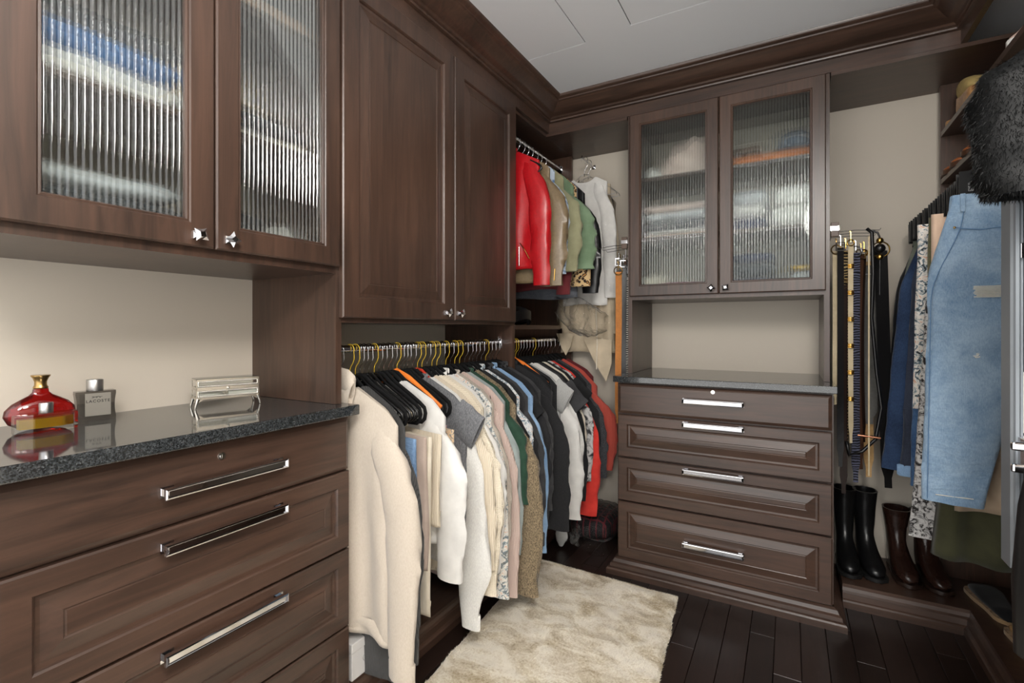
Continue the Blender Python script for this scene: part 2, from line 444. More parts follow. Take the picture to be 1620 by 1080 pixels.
# ---- left drawer unit
F = -1.247
t = thing('drawer_cabinet', 'dark wood drawer cabinet with long pulls under the perfume bottles', 'cabinet', (-1.46,.708,0))
mb = MB(); mb.box(XW+.022,F,.26,.28,.10,.977); mb.box(XW+.022,F,1.087,1.107,.10,.977); mb.box(XW+.022,XW+.034,.28,1.087,.1,.977)
for z in (.09,.292,.545,.79,.955): mb.box(XW+.034,F,.28,1.087,z,z+.018)
mb.build('carcass', WZ, t)
MB().sweep([(F+.002,.298),(F+.002,1.107)], [(-.43,0),(.022,0),(.022,.035),(.014,.045),(.010,.07),(0,.09),(-.43,.09)]).build('plinth', WY, t)
zz = [(.095,.298,1),(.304,.548,1),(.554,.797,1),(.803,.970,0)]
for k, (a, b, rs) in enumerate(zz):
    y0 = .302 if rs else .262; T = TL(F, y0, a)
    drawer(T, 1.103-y0, b-a, rs, t, WY, [.14,.208,.203,.079][k], (.56-y0,.864-y0), (.697-y0,.132) if k == 3 else None)
ct = MB().box(XW, -1.19, .22, 1.112, .978, 1.01, .003).build('countertop', GRANITE)
tag(ct, 'black speckled granite top carrying the perfume bottles and jewellery box', 'countertop')
# ---- left glass-door cabinet
t = thing('glass_door_cabinet', 'dark wood wall cabinet with two reeded glass doors above the perfume bottles', 'cabinet', (-1.46,.69,1.42))
mb = MB(); mb.box(XW,-1.25,.285,.305,1.425,2.40); mb.box(XW,-1.25,1.068,1.090,1.011,2.40)
mb.box(XW,-1.25,.305,1.068,1.425,1.447); mb.box(XW,-1.25,.305,1.068,2.38,2.40)
mb.build('carcass', WZ, t)
for z in (1.757, 2.108): MB().box(XW+.008,-1.275,.306,1.067,z,z+.019).build('shelf', WY, t)
gdoor(TL(-1.2495,.300,1.446), .3825, .953, t, (.340,.027), .15)
gdoor(TL(-1.2495,.6865,1.446), .3825, .953, t, (.030,.027), .75)
# ---- tall raised-panel cabinet
t = thing('panel_door_cabinet', 'tall dark wood cabinet with two raised panel doors above the crowded rail', 'cabinet', (-1.46,1.65,1.27))
mb = MB(); mb.box(XW+.022,-1.25,1.0905,1.11,1.27,2.40); mb.box(XW+.022,-1.25,2.185,2.225,1.27,2.40)
mb.box(XW+.022,-1.25,1.11,2.185,1.27,1.29); mb.box(XW+.022,-1.25,1.11,2.185,2.38,2.40); mb.box(XW+.022,XW+.03,1.11,2.185,1.29,2.38)
mb.build('carcass', WZ, t)
for a, b, kn, an in ((1.079,1.668,1.612,.4),(1.674,2.203,1.70,.4)):
    T = TL(-1.2495,a,1.286)
    d = MB().rings(b-a, 1.116, RAISED(.072), T).build('door', WZ, t)
    knob(T, kn-a, .03, d, an)
# ---- partitions, shelf, platform of the left side
tag(MB().box(XW,-1.25,2.2,2.225,.10,1.269).build('partition_panel', WZ), 'dark wood upright panel between the two hanging rails', 'panel')
tag(MB().box(XW,-1.25,2.985,3.01,.10,2.384).build('partition_panel', WZ), 'dark wood end panel behind the coral cardigan and leather jackets', 'panel')
tag(MB().box(XW,-1.245,2.226,2.80,1.248,1.270).build('closet_shelf', WY), 'dark wood shelf holding the black bag under the leather jackets', 'shelf')
tag(MB().box(XW,HX-.021,2.226,YW,2.386,2.402).build('closet_shelf', WY), 'dark wood top shelf over the red leather jacket', 'shelf')
tag(MB().box(HX-.02,-.771,HY+.001,YW,2.386,2.402).build('closet_shelf', WX), 'dark wood top shelf over the corner with the plastic covered coat', 'shelf')
tag(MB().box(.16,1.04,HY+.001,YW,2.386,2.402).build('closet_shelf', WX), 'dark wood top shelf over the black boots', 'shelf')
PLP = [(-.43,0),(.024,0),(.024,.028),(.019,.034),(.013,.038),(.011,.062),(.004,.07),(0,.084),(0,.099),(-.43,.099)]
tag(MB().sweep([(-1.245,1.112),(-1.245,YW)], PLP).build('closet_plinth', WY), 'low dark wood plinth under the lower hanging clothes', 'plinth')
# ---- rails
def rail(label, p0, p1, z, X):
    t = thing('closet_rail', label, 'rail', (X, p0, z))
    MB().tube([(X,p0+.004,z),(X,p1-.004,z)], .0135, 16).build('rail_tube', CHROME, t, smooth=40)
    for y, s in ((p0,1),(p1,-1)):
        mb = MB(); mb.box(X-.017,X+.017,min(y,y+s*.005),max(y,y+s*.005),z-.03,z+.018,.001)
        mb.box(X-.003,X+.003,min(y+s*.005,y+s*.012),max(y+s*.005,y+s*.012),z+.016,z+.03)
        mb.build('bracket', CHROME, t)
RX, RZ = -1.33, 1.18
rail('chrome rail packed with the cream hoodie and knitwear', 1.108, 2.199, RZ, RX)
rail('chrome rail carrying the black coat and coral cardigan', 2.226, 2.984, RZ, RX)
URZ = 2.31
tk = thing('coat_peg', 'chrome peg on the back wall holding the trench coat', 'peg', (-1.12,YW,URZ))
MB().tube([(-1.12,YW-.002,URZ),(-1.12,2.85,URZ),(-1.12,2.842,URZ+.010)], .005, 10).build('peg_rod', CHROME, tk, smooth=40)
MB().box(-1.132,-1.108,YW-.005,YW,URZ-.014,URZ+.014,.002).build('peg_plate', CHROME, tk)
rail('chrome rail carrying the leather jackets', 2.226, 2.984, URZ, RX)
# ---- back dresser
t = thing('drawer_cabinet', 'wide dark wood four drawer dresser with a stepped plinth facing the rug', 'cabinet', (-.308,2.75,0))
mb = MB(); mb.box(-.775,-.755,2.471,YW-.022,.082,.977); mb.box(.14,.16,2.471,YW-.022,.082,.977); mb.box(-.755,.14,3.025,YW-.022,.082,.977)
for z in (.082,.355,.585,.805,.955): mb.box(-.755,.14,2.475,3.025,z,z+.018)
mb.build('carcass', WZ, t)
MB().sweep([(-.775,YW-.022),(-.775,2.46),(.16,2.46),(.16,YW-.022)], [(0,0),(-.04,0),(-.04,.028),(-.035,.034),(-.026,.038),(-.024,.056),(-.016,.062),(-.012,.074),(0,.079)][::-1] if False else [(.0,.0),(.045,0),(.045,.026),(.040,.032),(.030,.036),(.028,.052),(.018,.058),(.012,.072),(.0,.080)]).build('plinth', WX, t, smooth=25)
for k, (a, b, rs) in enumerate(((.084,.368,1),(.376,.592,1),(.600,.812,1),(.820,.970,0))):
    T = TB(2.4705, -.769, a)
    drawer(T, .923, b-a, rs, t, WX, [.135,.193,.193,.086][k], (.321,.587), (.455,.134) if k == 3 else None)
ct = MB().box(-.787, .172, 2.425, YW, .979, 1.01, .003).build('countertop', GRANITE)
tag(ct, 'bare black granite top of the wide dresser', 'countertop')
# ---- back glass cabinet
t = thing('glass_door_cabinet', 'dark wood cabinet with two reeded glass doors above the dresser', 'cabinet', (-.305,2.83,1.41))
mb = MB(); mb.box(-.765,-.743,2.62,YW,1.011,2.401); mb.box(.133,.155,2.62,YW,1.011,2.401)
mb.box(-.743,.133,2.62,YW,1.405,1.427); mb.box(-.743,.133,2.62,YW,2.383,2.401)
mb.build('carcass', WZ, t)
for z in (1.722, 2.043): MB().box(-.742,.132,2.645,YW-.008,z,z+.019).build('shelf', WX, t)
gdoor(TB(2.619,-.752,1.424), .4435, .972, t, (.413,.028), .7, .062)
gdoor(TB(2.619,-.304,1.424), .4435, .972, t, (.030,.028), .1, .062)
# ---- right-hand unit
tag(MB().box(.61,XR,2.975,3.0,.10,2.401).build('partition_panel', WZ), 'dark wood end panel of the shoe shelves beside the bare wall', 'panel')
tag(MB().box(.61,XR,1.60,1.625,.10,2.401).build('partition_panel', WZ), 'dark wood panel between the trousers and the black fur coat', 'panel')
tag(MB().box(.612,XR,1.626,2.974,1.925,1.947).build('closet_shelf', WY), 'dark wood shoe shelf with tan sandals just above the trousers', 'shelf')
tag(MB().box(.612,XR,1.626,2.974,2.145,2.167).build('closet_shelf', WY), 'upper dark wood shoe shelf with the studded clog', 'shelf')
PL2 = [(-.05,0),(.024,0),(.024,.028),(.019,.034),(.013,.038),(.011,.062),(.004,.07),(0,.084),(0,.099),(-.05,.099)]
mb = MB(); mb.sweep([(.206,2.665),(.64,2.665),(.64,Y0)], PL2)
mb.box(.206,XR,2.714,YW,0,.099); mb.box(.689,XR,Y0,2.714,0,.099)
tag(mb.build('closet_plinth', WX, None), 'low dark wood plinth with stepped moulding under the boots', 'plinth')
rail('chrome rail holding the trousers on clip hangers', 1.626, 2.974, 1.80, .69)
tag(MB().box(.612,XR,Y0,1.599,2.18,2.20).build('closet_shelf', WY), 'dark wood shelf over the black fur coat', 'shelf')
rail('chrome rail holding the black fur coat', .9, 1.599, 2.10, .69)
tag(MB().box(.61,XR,.874,.899,.10,2.401).build('partition_panel', WZ), 'dark wood panel nearer the entrance than the fur coat', 'panel')
# ---- rug
def rugmat():
    m, nt, b = newmat('plush_rug_pile')
    f = noisefac(nt, coords(nt, (1,1.6,1)), 6.5, 6, .68, .8); f2 = noisefac(nt, coords(nt), 120, 3, .7)
    mx = N(nt, 'ShaderNodeMath', operation='MULTIPLY_ADD'); mx.inputs[1].default_value = .35
    s2 = N(nt, 'ShaderNodeMath', operation='MULTIPLY'); s2.inputs[1].default_value = .72
    nt.links.new(f, s2.inputs[0]); nt.links.new(f2, mx.inputs[0]); nt.links.new(s2.outputs[0], mx.inputs[2])
    c = ramp(nt, mx.outputs[0], [(.39, lin((164,145,112))), (.49, lin((208,195,170))), (.59, lin((236,228,212)))])
    nt.links.new(c, b.inputs['Base Color']); b.inputs['Roughness'].default_value = .75; b.inputs['Sheen Weight'].default_value = .4
    return m
RUG = rugmat()
rug = thing('rug', 'plush mottled cream and beige rug on the dark floor', 'rug', (-.76,1.5,0))
A, B, Cc, D = Vector((-1.205,2.372)), Vector((-.452,2.352)), Vector((-.30,.55)), Vector((-1.055,.55))
def rp(a, b):
    p = (A*(1-a)+B*a)*(1-b)+(D*(1-a)+Cc*a)*b
    e = min(a,1-a,b,1-b)
    p += Vector((noise.noise((p.x*9,p.y*9,1)), noise.noise((p.x*9,p.y*9,5))))*.006
    return p, e
nx, ny = 90, 170; mb = MB(); G = []
for j in range(ny+1):
    row = []
    for i in range(nx+1):
        p, e = rp(i/nx, j/ny)
        z = .016*sm(0,.02,e)+.004*noise.noise((p.x*25,p.y*25,0))*sm(0,.03,e)+.001
        row.append(mb.v((p.x,p.y,max(.001,z))))
    G.append(row)
for j in range(ny):
    for i in range(nx): mb.f([G[j][i],G[j+1][i],G[j+1][i+1],G[j][i+1]])
rb = mb.build('rug_base', RUG, rug, smooth=180)
random.seed(8); vs, fs = [], []
for k in range(90000):
    a, b = random.random(), random.random()**1.25
    p, e = rp(a, b)
    z = .014*sm(0,.02,e)
    n1 = noise.noise((p.x*7,p.y*7,3))
    th = .9+2.2*n1+random.gauss(0,.5); l = random.uniform(.007,.014)
    dx, dy = math.cos(th)*l*.8, math.sin(th)*l*.8
    q = random.uniform(.0008,.0016); i = len(vs)
    px, py = -math.sin(th)*q, math.cos(th)*q
    vs += [(p.x+.76-px,p.y-1.5-py,z),(p.x+.76+px,p.y-1.5+py,z),(p.x+.76+dx,p.y-1.5+dy,z+l*.55)]
    fs.append((i,i+1,i+2))
me = bpy.data.meshes.new('pile'); me.from_pydata(vs, [], fs)
o = link('pile', me, RUG, rug); o['kind'] = 'stuff'
# ================================================================== hangers
def tube_mesh(name, pts, r, n=6, mat=None, flat=1.0, up=(0,0,1)):
    mb = MB(); mb.tube(pts, r, n, True, flat, up)
    bmesh.ops.recalc_face_normals(mb.bm, faces=mb.bm.faces[:])
    me = bpy.data.meshes.new(name); mb.bm.to_mesh(me); mb.bm.free()
    me.polygons.foreach_set('use_smooth', [True]*len(me.polygons))
    if mat: me.materials.append(mat)
    return me
# local frame: origin at the neck of the hanger, x across, z up; the rail centre is .095 above
HK = .095
def hookpts(s=1):
    p = [(0,0,-.012),(0,0,.022),(s*.004,0,.034),(s*.015,0,.046),(s*.0215,0,.062)]
    for k in range(9):
        a = -.35+k*(PI+.55)/8
        p.append((s*.0205*math.cos(a)*1.02, 0, HK-.003+.0195*math.sin(a)))
    return p
def loopframe(w, drop, bar, rc=.03):
    R = [(0,0,0),(w*.12,0,-.004),(w*.3,0,-drop*.28),(w*.65,0,-drop*.62),(w*.88,0,-drop*.86),(w*.985,0,-drop),(w*1.01,0,-drop-.018),(w*.99,0,-bar+.012),(w*.93,0,-bar)]
    return R+[(0,0,-bar)]+[(-x,y,z) for x,y,z in R[::-1]]
HM = {}
def hframe(kind):
    if kind in HM: return HM[kind]
    if kind == 'velvet': me = tube_mesh('hanger_frame', loopframe(.205,.115,.165), .0085, 6, VELVET, .45)
    elif kind == 'plastic': me = tube_mesh('hanger_frame', loopframe(.21,.12,.15), .0062, 6, BLACKP, .8)
    elif kind == 'white': me = tube_mesh('hanger_frame', loopframe(.205,.12,.15), .006, 6, WHITEP, .8)
    elif kind == 'red': me = tube_mesh('hanger_frame', loopframe(.205,.12,.15), .0065, 6, REDP, .8)
    elif kind == 'wire': me = tube_mesh('hanger_frame', loopframe(.205,.13,.145), .0016, 5, STEEL)
    elif kind == 'orange':
        p = [(-.215,0,-.125),(-.15,0,-.082),(-.06,0,-.025),(0,0,0),(.06,0,-.025),(.15,0,-.082),(.215,0,-.125)]
        me = tube_mesh('hanger_frame', p, [.011,.0125,.0135,.014,.0135,.0125,.011], 8, ORANGEP, .5)
    HM[kind] = me; return me
hooks = {}
def hookmesh(mat):
    if mat.name not in hooks: hooks[mat.name] = tube_mesh('hanger_hook', hookpts(), .00165, 5, mat)
    return hooks[mat.name]
HNAME = {'velvet':'slim black velvet','plastic':'glossy black plastic','white':'white plastic','red':'red plastic','wire':'thin steel wire','orange':'broad orange'}
def hanger(kind, hm, x, y, zrail, yaw, what, grp):
    col = {'yellow_coated_wire':'yellow','gold_metal':'gold'}.get(hm.name, 'silver')
    t = thing('clothes_hanger', f"{HNAME[kind]} hanger with {col} hook carrying the {what}", 'hanger', (x, y, zrail+.0125-HK-.0165+.004), yaw, grp)
    link('hanger_frame', hframe(kind), None, t); link('hanger_hook', hookmesh(hm), None, t)
    return t
# ================================================================== garments
def ztop(x, top, nx, dip, slope=.52):
    ax = abs(x)
    if ax < nx: return top - dip*(1-(ax/nx)**2)**.6
    if ax < .205: return top-slope*(ax-nx)
    return top-slope*(.205-nx)-1.0*(ax-.205)
def shell(hw, top, zb, T, seed, nx=.07, dip=.03, flare=0, amp=.006, hemwave=.006, NS=30, NR=34, bottomtaper=0, zt=None, kf=3.0, slant=0):
    mb = MB(); rnd = random.Random(seed); ph = rnd.uniform(0,6); ph2 = rnd.uniform(0,6)
    off = Vector((rnd.uniform(0,50), rnd.uniform(0,50), 0))
    zt = zt or (lambda x: ztop(x, top, nx, dip))
    rows = []
    for r in range(NR+1):
        q = (r/NR)**.92
        ring = []
        for side in (1,-1):
            for i in range(NS+1):
                s = (-1+2*i/NS)*side
                if side == -1 and (i == 0 or i == NS): continue
                s = math.copysign(abs(s)**.85, s)
                wv = hw*(1+flare*q*q)*(1+.02*math.sin(5*q+ph)*q)
                x = s*wv
                a = zt(s*hw); b = zb + hemwave*math.sin(s*4+ph2) + slant*s
                z = a+(b-a)*q
                prof = max(0, 1-abs(s)**3)**.5
                t = T*prof*(.32+.68*sm(0,.22,q))*(1-.2*sm(.85,1,q))
                fold = amp*sm(.02,.7,q)*math.sin(kf*s*PI+ph+.7*math.sin(3*q+ph2))
                wr = noise.noise(Vector((x*9, z*3.2, side*3.))+off)*.011*sm(0,.2,q)+noise.noise(Vector((x*26, z*11, side*5.))+off)*.0035*sm(0,.1,q)
                y = side*t+fold+wr*(.5+.5*prof)
                x += noise.noise(Vector((z*4, side, s))+off)*.006*abs(s)
                ring.append((x,y,z-zb))
        rows.append(ring)
    R = [[mb.v(p) for p in ring] for ring in rows]
    n = len(R[0])
    for a, b in zip(R, R[1:]):
        for i in range(n): mb.f([a[i],a[(i+1)%n],b[(i+1)%n],b[i]])
    mb.f(R[-1])
    return mb
def sleeve_mesh(side, hw, zs, zend, zb, seed, r0=.062, r1=.042, flat=.36, out=.05, fwd=0, puff=0, n=14, m=22, cufftaper=0):
    rnd = random.Random(seed); off = Vector((rnd.uniform(0,50),0,0)); mb = MB()
    L = zs-zend; ph = rnd.uniform(0,6); rings = []
    for k in range(m+1):
        q = k/m
        e = sm(0,.35,q)
        cx = hw*.93 - .045*(1-e) + out*math.sin(min(1,q*1.15)*PI*.62) - .01*q
        cy = fwd*q + .006*math.sin(3*q+ph)
        cz = zs - .02 - L*q + .02*q
        a = (r0*(.55+.45*sm(0,.12,q)))*(1-q)+r1*q
        if puff: a += puff*math.exp(-((q-.72)/.16)**2)
        if cufftaper and q > cufftaper: a = r1
        cx += .010*math.sin(4*q+ph)*q; b = a*flat*(.75+.25*sm(0,.3,q))
        ring = []
        for i in range(n):
            t = 2*PI*i/n
            dx, dy = math.cos(t), math.sin(t)
            w_ = 1+.26*noise.noise(Vector((dx*1.6+k*.33, dy*1.6, k*.28))+off)*sm(0,.15,q)
            tilt = (1-e)*.9
            ring.append((side*(cx+a*dx*w_), cy+b*dy*w_+.0025*noise.noise(Vector((dx*3,dy*3,k*.8))+off), cz-zb - dx*a*tilt*.55))
        rings.append(ring)
    # inner turn-back so the end reads as an open tube
    last = rings[-1]; c = [sum(p[j] for p in last)/n for j in range(3)]
    rings.append([tuple(c[j]+(p[j]-c[j])*.86 for j in range(3)) for p in last])
    rings.append([tuple(c[j]+(p[j]-c[j])*.8+(.03 if j == 2 else 0) for j in range(3)) for p in last])
    mb.loft(rings); return mb
def short_sleeve(side, hw, zs, zend, zb, seed, r0=.08, r1=.075, flat=.24, out=.07, n=14, m=9):
    rnd = random.Random(seed); off = Vector((rnd.uniform(0,50),0,0)); mb = MB(); rings = []
    p0 = Vector((hw*.80, 0, zs-.035)); p1 = Vector((hw*.93+out, 0, zend+.03))
    d = (p1-p0).normalized(); a = Vector((-d.z, 0, d.x))
    for k in range(m+1):
        q = k/m; c = p0.lerp(p1, q); r = r0*(1-q)+r1*q
        ring = []
        for i in range(n):
            t = 2*PI*i/n; w_ = 1+.12*noise.noise(Vector((math.cos(t)*2, math.sin(t)*2, k*.4))+off)
            p = c+a*(r*math.cos(t)*w_); ring.append((side*p.x, r*flat*math.sin(t)*w_, p.z-zb))
        rings.append(ring)
    last = rings[-1]; c = [sum(p[j] for p in last)/n for j in range(3)]
    rings.append([tuple(c[j]+(p[j]-c[j])*.9 for j in range(3)) for p in last])
    rings.append([tuple(c[j]+(p[j]-c[j])*.85-(d[j]*side if j == 0 else d[j])*.02 for j in range(3)) for p in last])
    mb.loft(rings); return mb
def band(path, w, th):
    # ribbon following a path with a vertical width
    mb = MB(); R = []
    for i, p in enumerate(path):
        a = Vector(path[max(0,i-1)]); b = Vector(path[min(len(path)-1,i+1)])
        d = (b-a); nrm = Vector((d.y,-d.x,0)); nrm = nrm.normalized() if nrm.length > 1e-6 else Vector((0,1,0))
        p = Vector(p); R.append([p+nrm*th/2+Vector((0,0,w/2)), p+nrm*th/2-Vector((0,0,w/2)), p-nrm*th/2-Vector((0,0,w/2)), p-nrm*th/2+Vector((0,0,w/2))])
    mb.loft(R); return mb
seedc = [100]
def garment(what, cat, mat, y, zb, hw=.25, sl=None, send=None, T=.0125, yaw=None, rx=RX, rz=RZ, hk='velvet', hm=None, grp=None, flare=0, dip=.03, nx=.07, r0=.062, r1=.042, out=.05, flat=.36, collar=None, strap=False, cuff=None, hem=None, puff=0, amp=.006, drop=0, name=None, where='on the rail', fwd=0, buttons=None, zipper=None, zoff=0, label=None, slx=None):
    seedc[0] += 1; sd = seedc[0]; rnd = random.Random(sd)
    yaw = rnd.uniform(-.05,.05) if yaw is None else yaw
    hm = hm or CHROME
    hanger(hk, hm, rx, y, rz, yaw, what, grp+' hangers' if grp else None)
    neck = rz+.0125-HK-.0165+.004
    top = neck-.022-drop
    nm = name or cat.replace(' ','_').replace('-','')
    t = thing(nm, label or f"{what} {where}", cat, (rx, y, zb), yaw, grp)
    if strap:
        th = top-.13
        zt = lambda x: th - .02*(1-min(1,abs(x)/hw)**2) - .05*abs(x)/hw
        o = shell(hw, top, zb, T, sd, flare=flare, amp=amp, zt=zt).build('body', mat, t, True, 180)
        for s in (-1,1):
            MB().tube([(s*.10,.004,top-.008-zb-.03),(s*.10,-.007,top-.02-zb-.04),(s*hw*.62,-.007,th-.02-zb)], .003, 6).build('strap', mat, t, True, 180)
        if hem: shell(hw*(1+flare)*.99, 0, zb-.002, T*1.15, sd, amp=amp, zt=lambda x: zb+.055, NR=4).build('hem_band', hem, t, True, 180)
        return t
    o = shell(hw, top, zb, T, sd, nx=nx, dip=dip, flare=flare, amp=amp).build('body', mat, t, True, 180)
    zs = ztop(hw, top, nx, dip)
    if sl:
        for s in (1,-1):
            end = send if s == 1 else send+rnd.uniform(0,.06)
            so = short_sleeve(s, hw, zs+.01, send, zb, sd*3+s, r0, r1, .24, out).build('sleeve', mat, t, True, 60) if sl == 'short' else sleeve_mesh(s, hw if slx is None else slx, zs+.01, end, zb, sd*3+s, r0, r1, flat, out, fwd*(1 if s==1 else -1), puff).build('sleeve', mat, t, True, 60)
            if cuff and s == 1 or (cuff and s == -1):
                cx = s*((hw if slx is None else slx)*.93 + out*math.sin(min(1,1.15)*PI*.62) - .01)
                R = []
                for z, k in ((end+.058,1.0),(end+.055,1.07),(end+.004,1.05),(end-.002,1.0)):
                    R.append([(cx+r1*1.04*k*math.cos(2*PI*i/14), fwd*(1 if s==1 else -1)+r1*flat*1.12*k*math.sin(2*PI*i/14), z-zb) for i in range(14)])
                mb = MB(); mb.loft(R); mb.build('cuff', cuff, so, True, 40)
    if hem:
        hb = shell(hw*(1+flare)*.99, 0, zb-.002, T*1.15, sd, amp=amp, zt=lambda x: zb+.055, NR=4)
        hb.build('hem_band', hem, t, True, 180)
    if collar == 'shirt':
        for s in (-1,1):
            mb = MB(); R = []
            for q in range(7):
                u = q/6; x = .062*math.cos(u*PI*.55+.15)*s if False else s*(.066-.05*u*u)
                yy = -.012-.010*math.sin(u*PI*.5); zz_ = top-zb+.012-.02*u
                w_ = .03+.03*u
                R.append([(x,yy,zz_),(x+s*.012*u,yy-.004,zz_-w_),(x+s*.012*u,yy-.001,zz_-w_),(x,yy+.003,zz_)])
            mb.loft(R); mb.build('collar', mat, t, True, 60)
        mb = MB(); mb.tube([(.066*math.cos(a), .010*math.sin(a)+.0, top-zb+.008) for a in [k*PI/8 for k in range(9)]], .012, 6, True, .3, (0,0,1)); mb.build('collar', mat, t, True, 60)
    elif collar == 'hood':
        mb = MB(); R = []
        for k in range(11):
            u = k/10; a = -PI*.5+u*PI*2*.5
            R.append([(.085*math.sin(u*PI*2-PI)*1.0 + .012*math.cos(j*PI/4), -.016-.012*math.sin(u*PI)+.013*math.sin(j*PI/4), top-zb+.015-.075*math.sin(u*PI)**2+.045*math.cos(j*PI/4)) for j in range(8)])
        mb.loft(R); mb.build('hood', mat, t, True, 60)
    elif collar == 'band':
        mb = MB(); mb.tube([((nx+.004)*math.cos(a), .012*math.sin(a)-.002, top-zb+.002-(dip*(abs(math.sin(a)))**.6*.9 if math.sin(a) < 0 else 0)) for a in [k*PI/10 for k in range(21)]], .007, 6); mb.build('neckband', mat, t, True, 60)
    if buttons:
        for k in range(6):
            z = top-.10-k*(top-.14-zb)/6.3
            MB().sph((.004, -T-.008, z-zb), .006, 8, 4, 1, .4, 1).build('button', buttons, t, True, 60)
    if zipper:
        MB().box(-.003,.003,-T-.012,-T-.006,.01,top-zb-.06).build('zipper', zipper, t, True)
    return t
# ---- fabrics used on the rails
CREAM = fabric('cream_terry', (196,185,171), (187,175,160), 'heather', 1, .95, .3)
CHAR = fabric('charcoal_rib', (72,71,70), (50,50,50), 'rib', 1.6)
CHAR2 = fabric('charcoal_cotton', (66,66,68), (52,52,54))
BLK = fabric('black_cotton', (36,36,38), (26,26,27))
BLK2 = fabric('black_wool', (42,42,44), (32,32,34), 'heather')
GREY = fabric('light_grey_jersey', (176,176,174), (160,160,158), 'heather')
GREYH = fabric('grey_heather', (124,125,128), (84,85,88), 'heather', 1)
DENIM = fabric('blue_denim', (126,156,190), (66,98,140), 'denim')
CHAMB = fabric('pale_chambray', (150,180,212), (118,152,190), 'denim')
MAUVE = fabric('taupe_jersey', (190,172,160), (176,158,146))
BEIGE = fabric('beige_fleece', (218,208,190), (202,192,172))
OAT = fabric('oat_knit', (226,214,194), (206,192,168), 'rib', 1.2)
WHITE = fabric('white_cotton', (228,226,222), (214,212,208))
WHITE2 = fabric('soft_white_jersey', (232,231,226), (214,212,208), 'heather')
IVORY = fabric('ivory_waffle', (240,230,210), (222,208,184), 'waffle', 1.2)
ECRU = fabric('ecru_knit', (232,222,204), (212,200,178), 'rib', 1.5)
ETHNIC = fabric('batik_print', (214,186,150), (120,86,60), 'floral', 1.6)
TEAL = fabric('teal_print', (60,140,150), (206,190,170), 'zebra', .8)
PINKC = fabric('rose_satin', (206,170,168), (186,150,150), rough=.5)
PINK = fabric('blush_rib', (212,190,180), (192,168,158), 'rib', 1.6)
SNAKE = fabric('white_grey_print', (226,222,214), (120,118,112), 'floral', .9)
SAGE = fabric('sage_grey_satin', (156,166,164), (140,150,148), rough=.6)
TAUPE = fabric('taupe_henley', (182,172,160), (166,156,144), 'heather')
GREEN = fabric('forest_green', (44,74,58), (34,60,46))
TWEED = fabric('brown_marl', (158,140,112), (80,70,56), 'marl', 1.3, 1, .2)
YELLOW = fabric('yellow_jersey', (228,186,70), (208,166,56))
ORANGE = fabric('orange_jersey', (226,120,64), (210,106,52))
CREAM2 = fabric('cream_crepe', (228,218,200), (214,204,186))
TIE = fabric('tie_dye', (206,204,202), (52,52,56), 'dye', 1.1)
RED = fabric('tomato_red', (224,66,56), (204,54,46))
CORAL = fabric('coral_knit', (206,92,78), (186,78,66), 'rib', 1.8)
SPECK = fabric('speckled_charcoal', (84,84,88), (40,40,42), 'marl', 1.4)
FLOR = fabric('pale_floral_cotton', (220,222,222), (110,120,134), 'floral', 1.3)
MAROON = fabric('maroon_jersey', (110,44,48), (90,34,38))
TAGB = plain('blue_tag', (40,90,190), .5)
# Fields: what, category, material, y, hem height, and options
G1 = 'clothes on the long lower rail'
g = garment
Y_ = YWIRE
g('cream hooded sweatshirt', 'hoodie', CREAM, 1.152, .25, .255, 'long', .165, T=.020, collar='hood', grp=G1, r0=.08, r1=.045, out=.062, flat=.4, fwd=-.02, amp=.014, yaw=.05, cuff=CREAM, hem=CREAM, where='hanging at the end beside the drawer cabinet')
g('long charcoal ribbed cardigan', 'cardigan', CHAR, 1.198, .10, .262, 'long', .20, T=.016, grp=G1, hm=Y_, out=.05, r1=.045, where='reaching the plinth behind the cream hoodie')
g('grey tank top', 'top', GREY, 1.222, .5, .18, strap=True, grp=G1, hk='plastic', hm=Y_)
g('frayed blue denim vest', 'vest', DENIM, 1.243, .33, .25, strap=True, grp=G1, where='between the charcoal cardigan and the taupe tunic')
g('plain white camisole', 'top', WHITE, 1.262, .55, .18, strap=True, grp=G1, hk='plastic')
g('taupe jersey tunic', 'tunic', MAUVE, 1.285, .43, .265, strap=True, grp=G1, hk='plastic', where='beside the frayed denim vest')
g('long beige fleece tunic with hem band', 'tube top', BEIGE, 1.312, .27, .275, T=.015, strap=True, grp=G1, hk='plastic', hm=Y_, hem=BEIGE)
g('black camisole', 'top', BLK, 1.335, .58, .17, strap=True, grp=G1)
g('cream knit crop top with rolled hem', 'top', OAT, 1.358, .56, .28, strap=True, grp=G1, hem=OAT)
g('white long-sleeved top', 'top', WHITE, 1.385, .48, .262, 'long', .363, T=.014, grp=G1, r0=.075, r1=.052, out=.06, where='with straight sleeves hanging in front of the cream crop top')
g('soft white jersey camisole', 'top', WHITE2, 1.41, .5, .17, strap=True, grp=G1, hk='velvet', hm=STEEL)
g('white print camisole', 'top', FLOR, 1.432, .55, .18, strap=True, grp=G1, hk='orange', hm=Y_)
g('brown batik print halter top', 'top', ETHNIC, 1.452, .46, .27, strap=True, grp=G1)
g('teal striped camisole', 'top', TEAL, 1.472, .62, .2, strap=True, grp=G1)
g('rose satin camisole', 'top', PINKC, 1.49, .6, .19, strap=True, grp=G1)
g('grey heather t-shirt', 't-shirt', GREYH, 1.52, .418, .262, 'short', .83, T=.014, grp=G1, r0=.08, r1=.066, out=.07, flat=.3, collar='band')
g('white balloon-sleeved blouse', 'blouse', WHITE2, 1.552, .33, .258, 'long', .11, T=.014, grp=G1, hk='red', hm=Y_, r1=.034, puff=.035, out=.05, cuff=WHITE2, where='whose long cuff nearly touches the rug')
g('oat knit sweater', 'sweater', OAT, 1.58, .27, .285, 'long', .33, T=.015, grp=G1, flare=.08, hm=Y_)
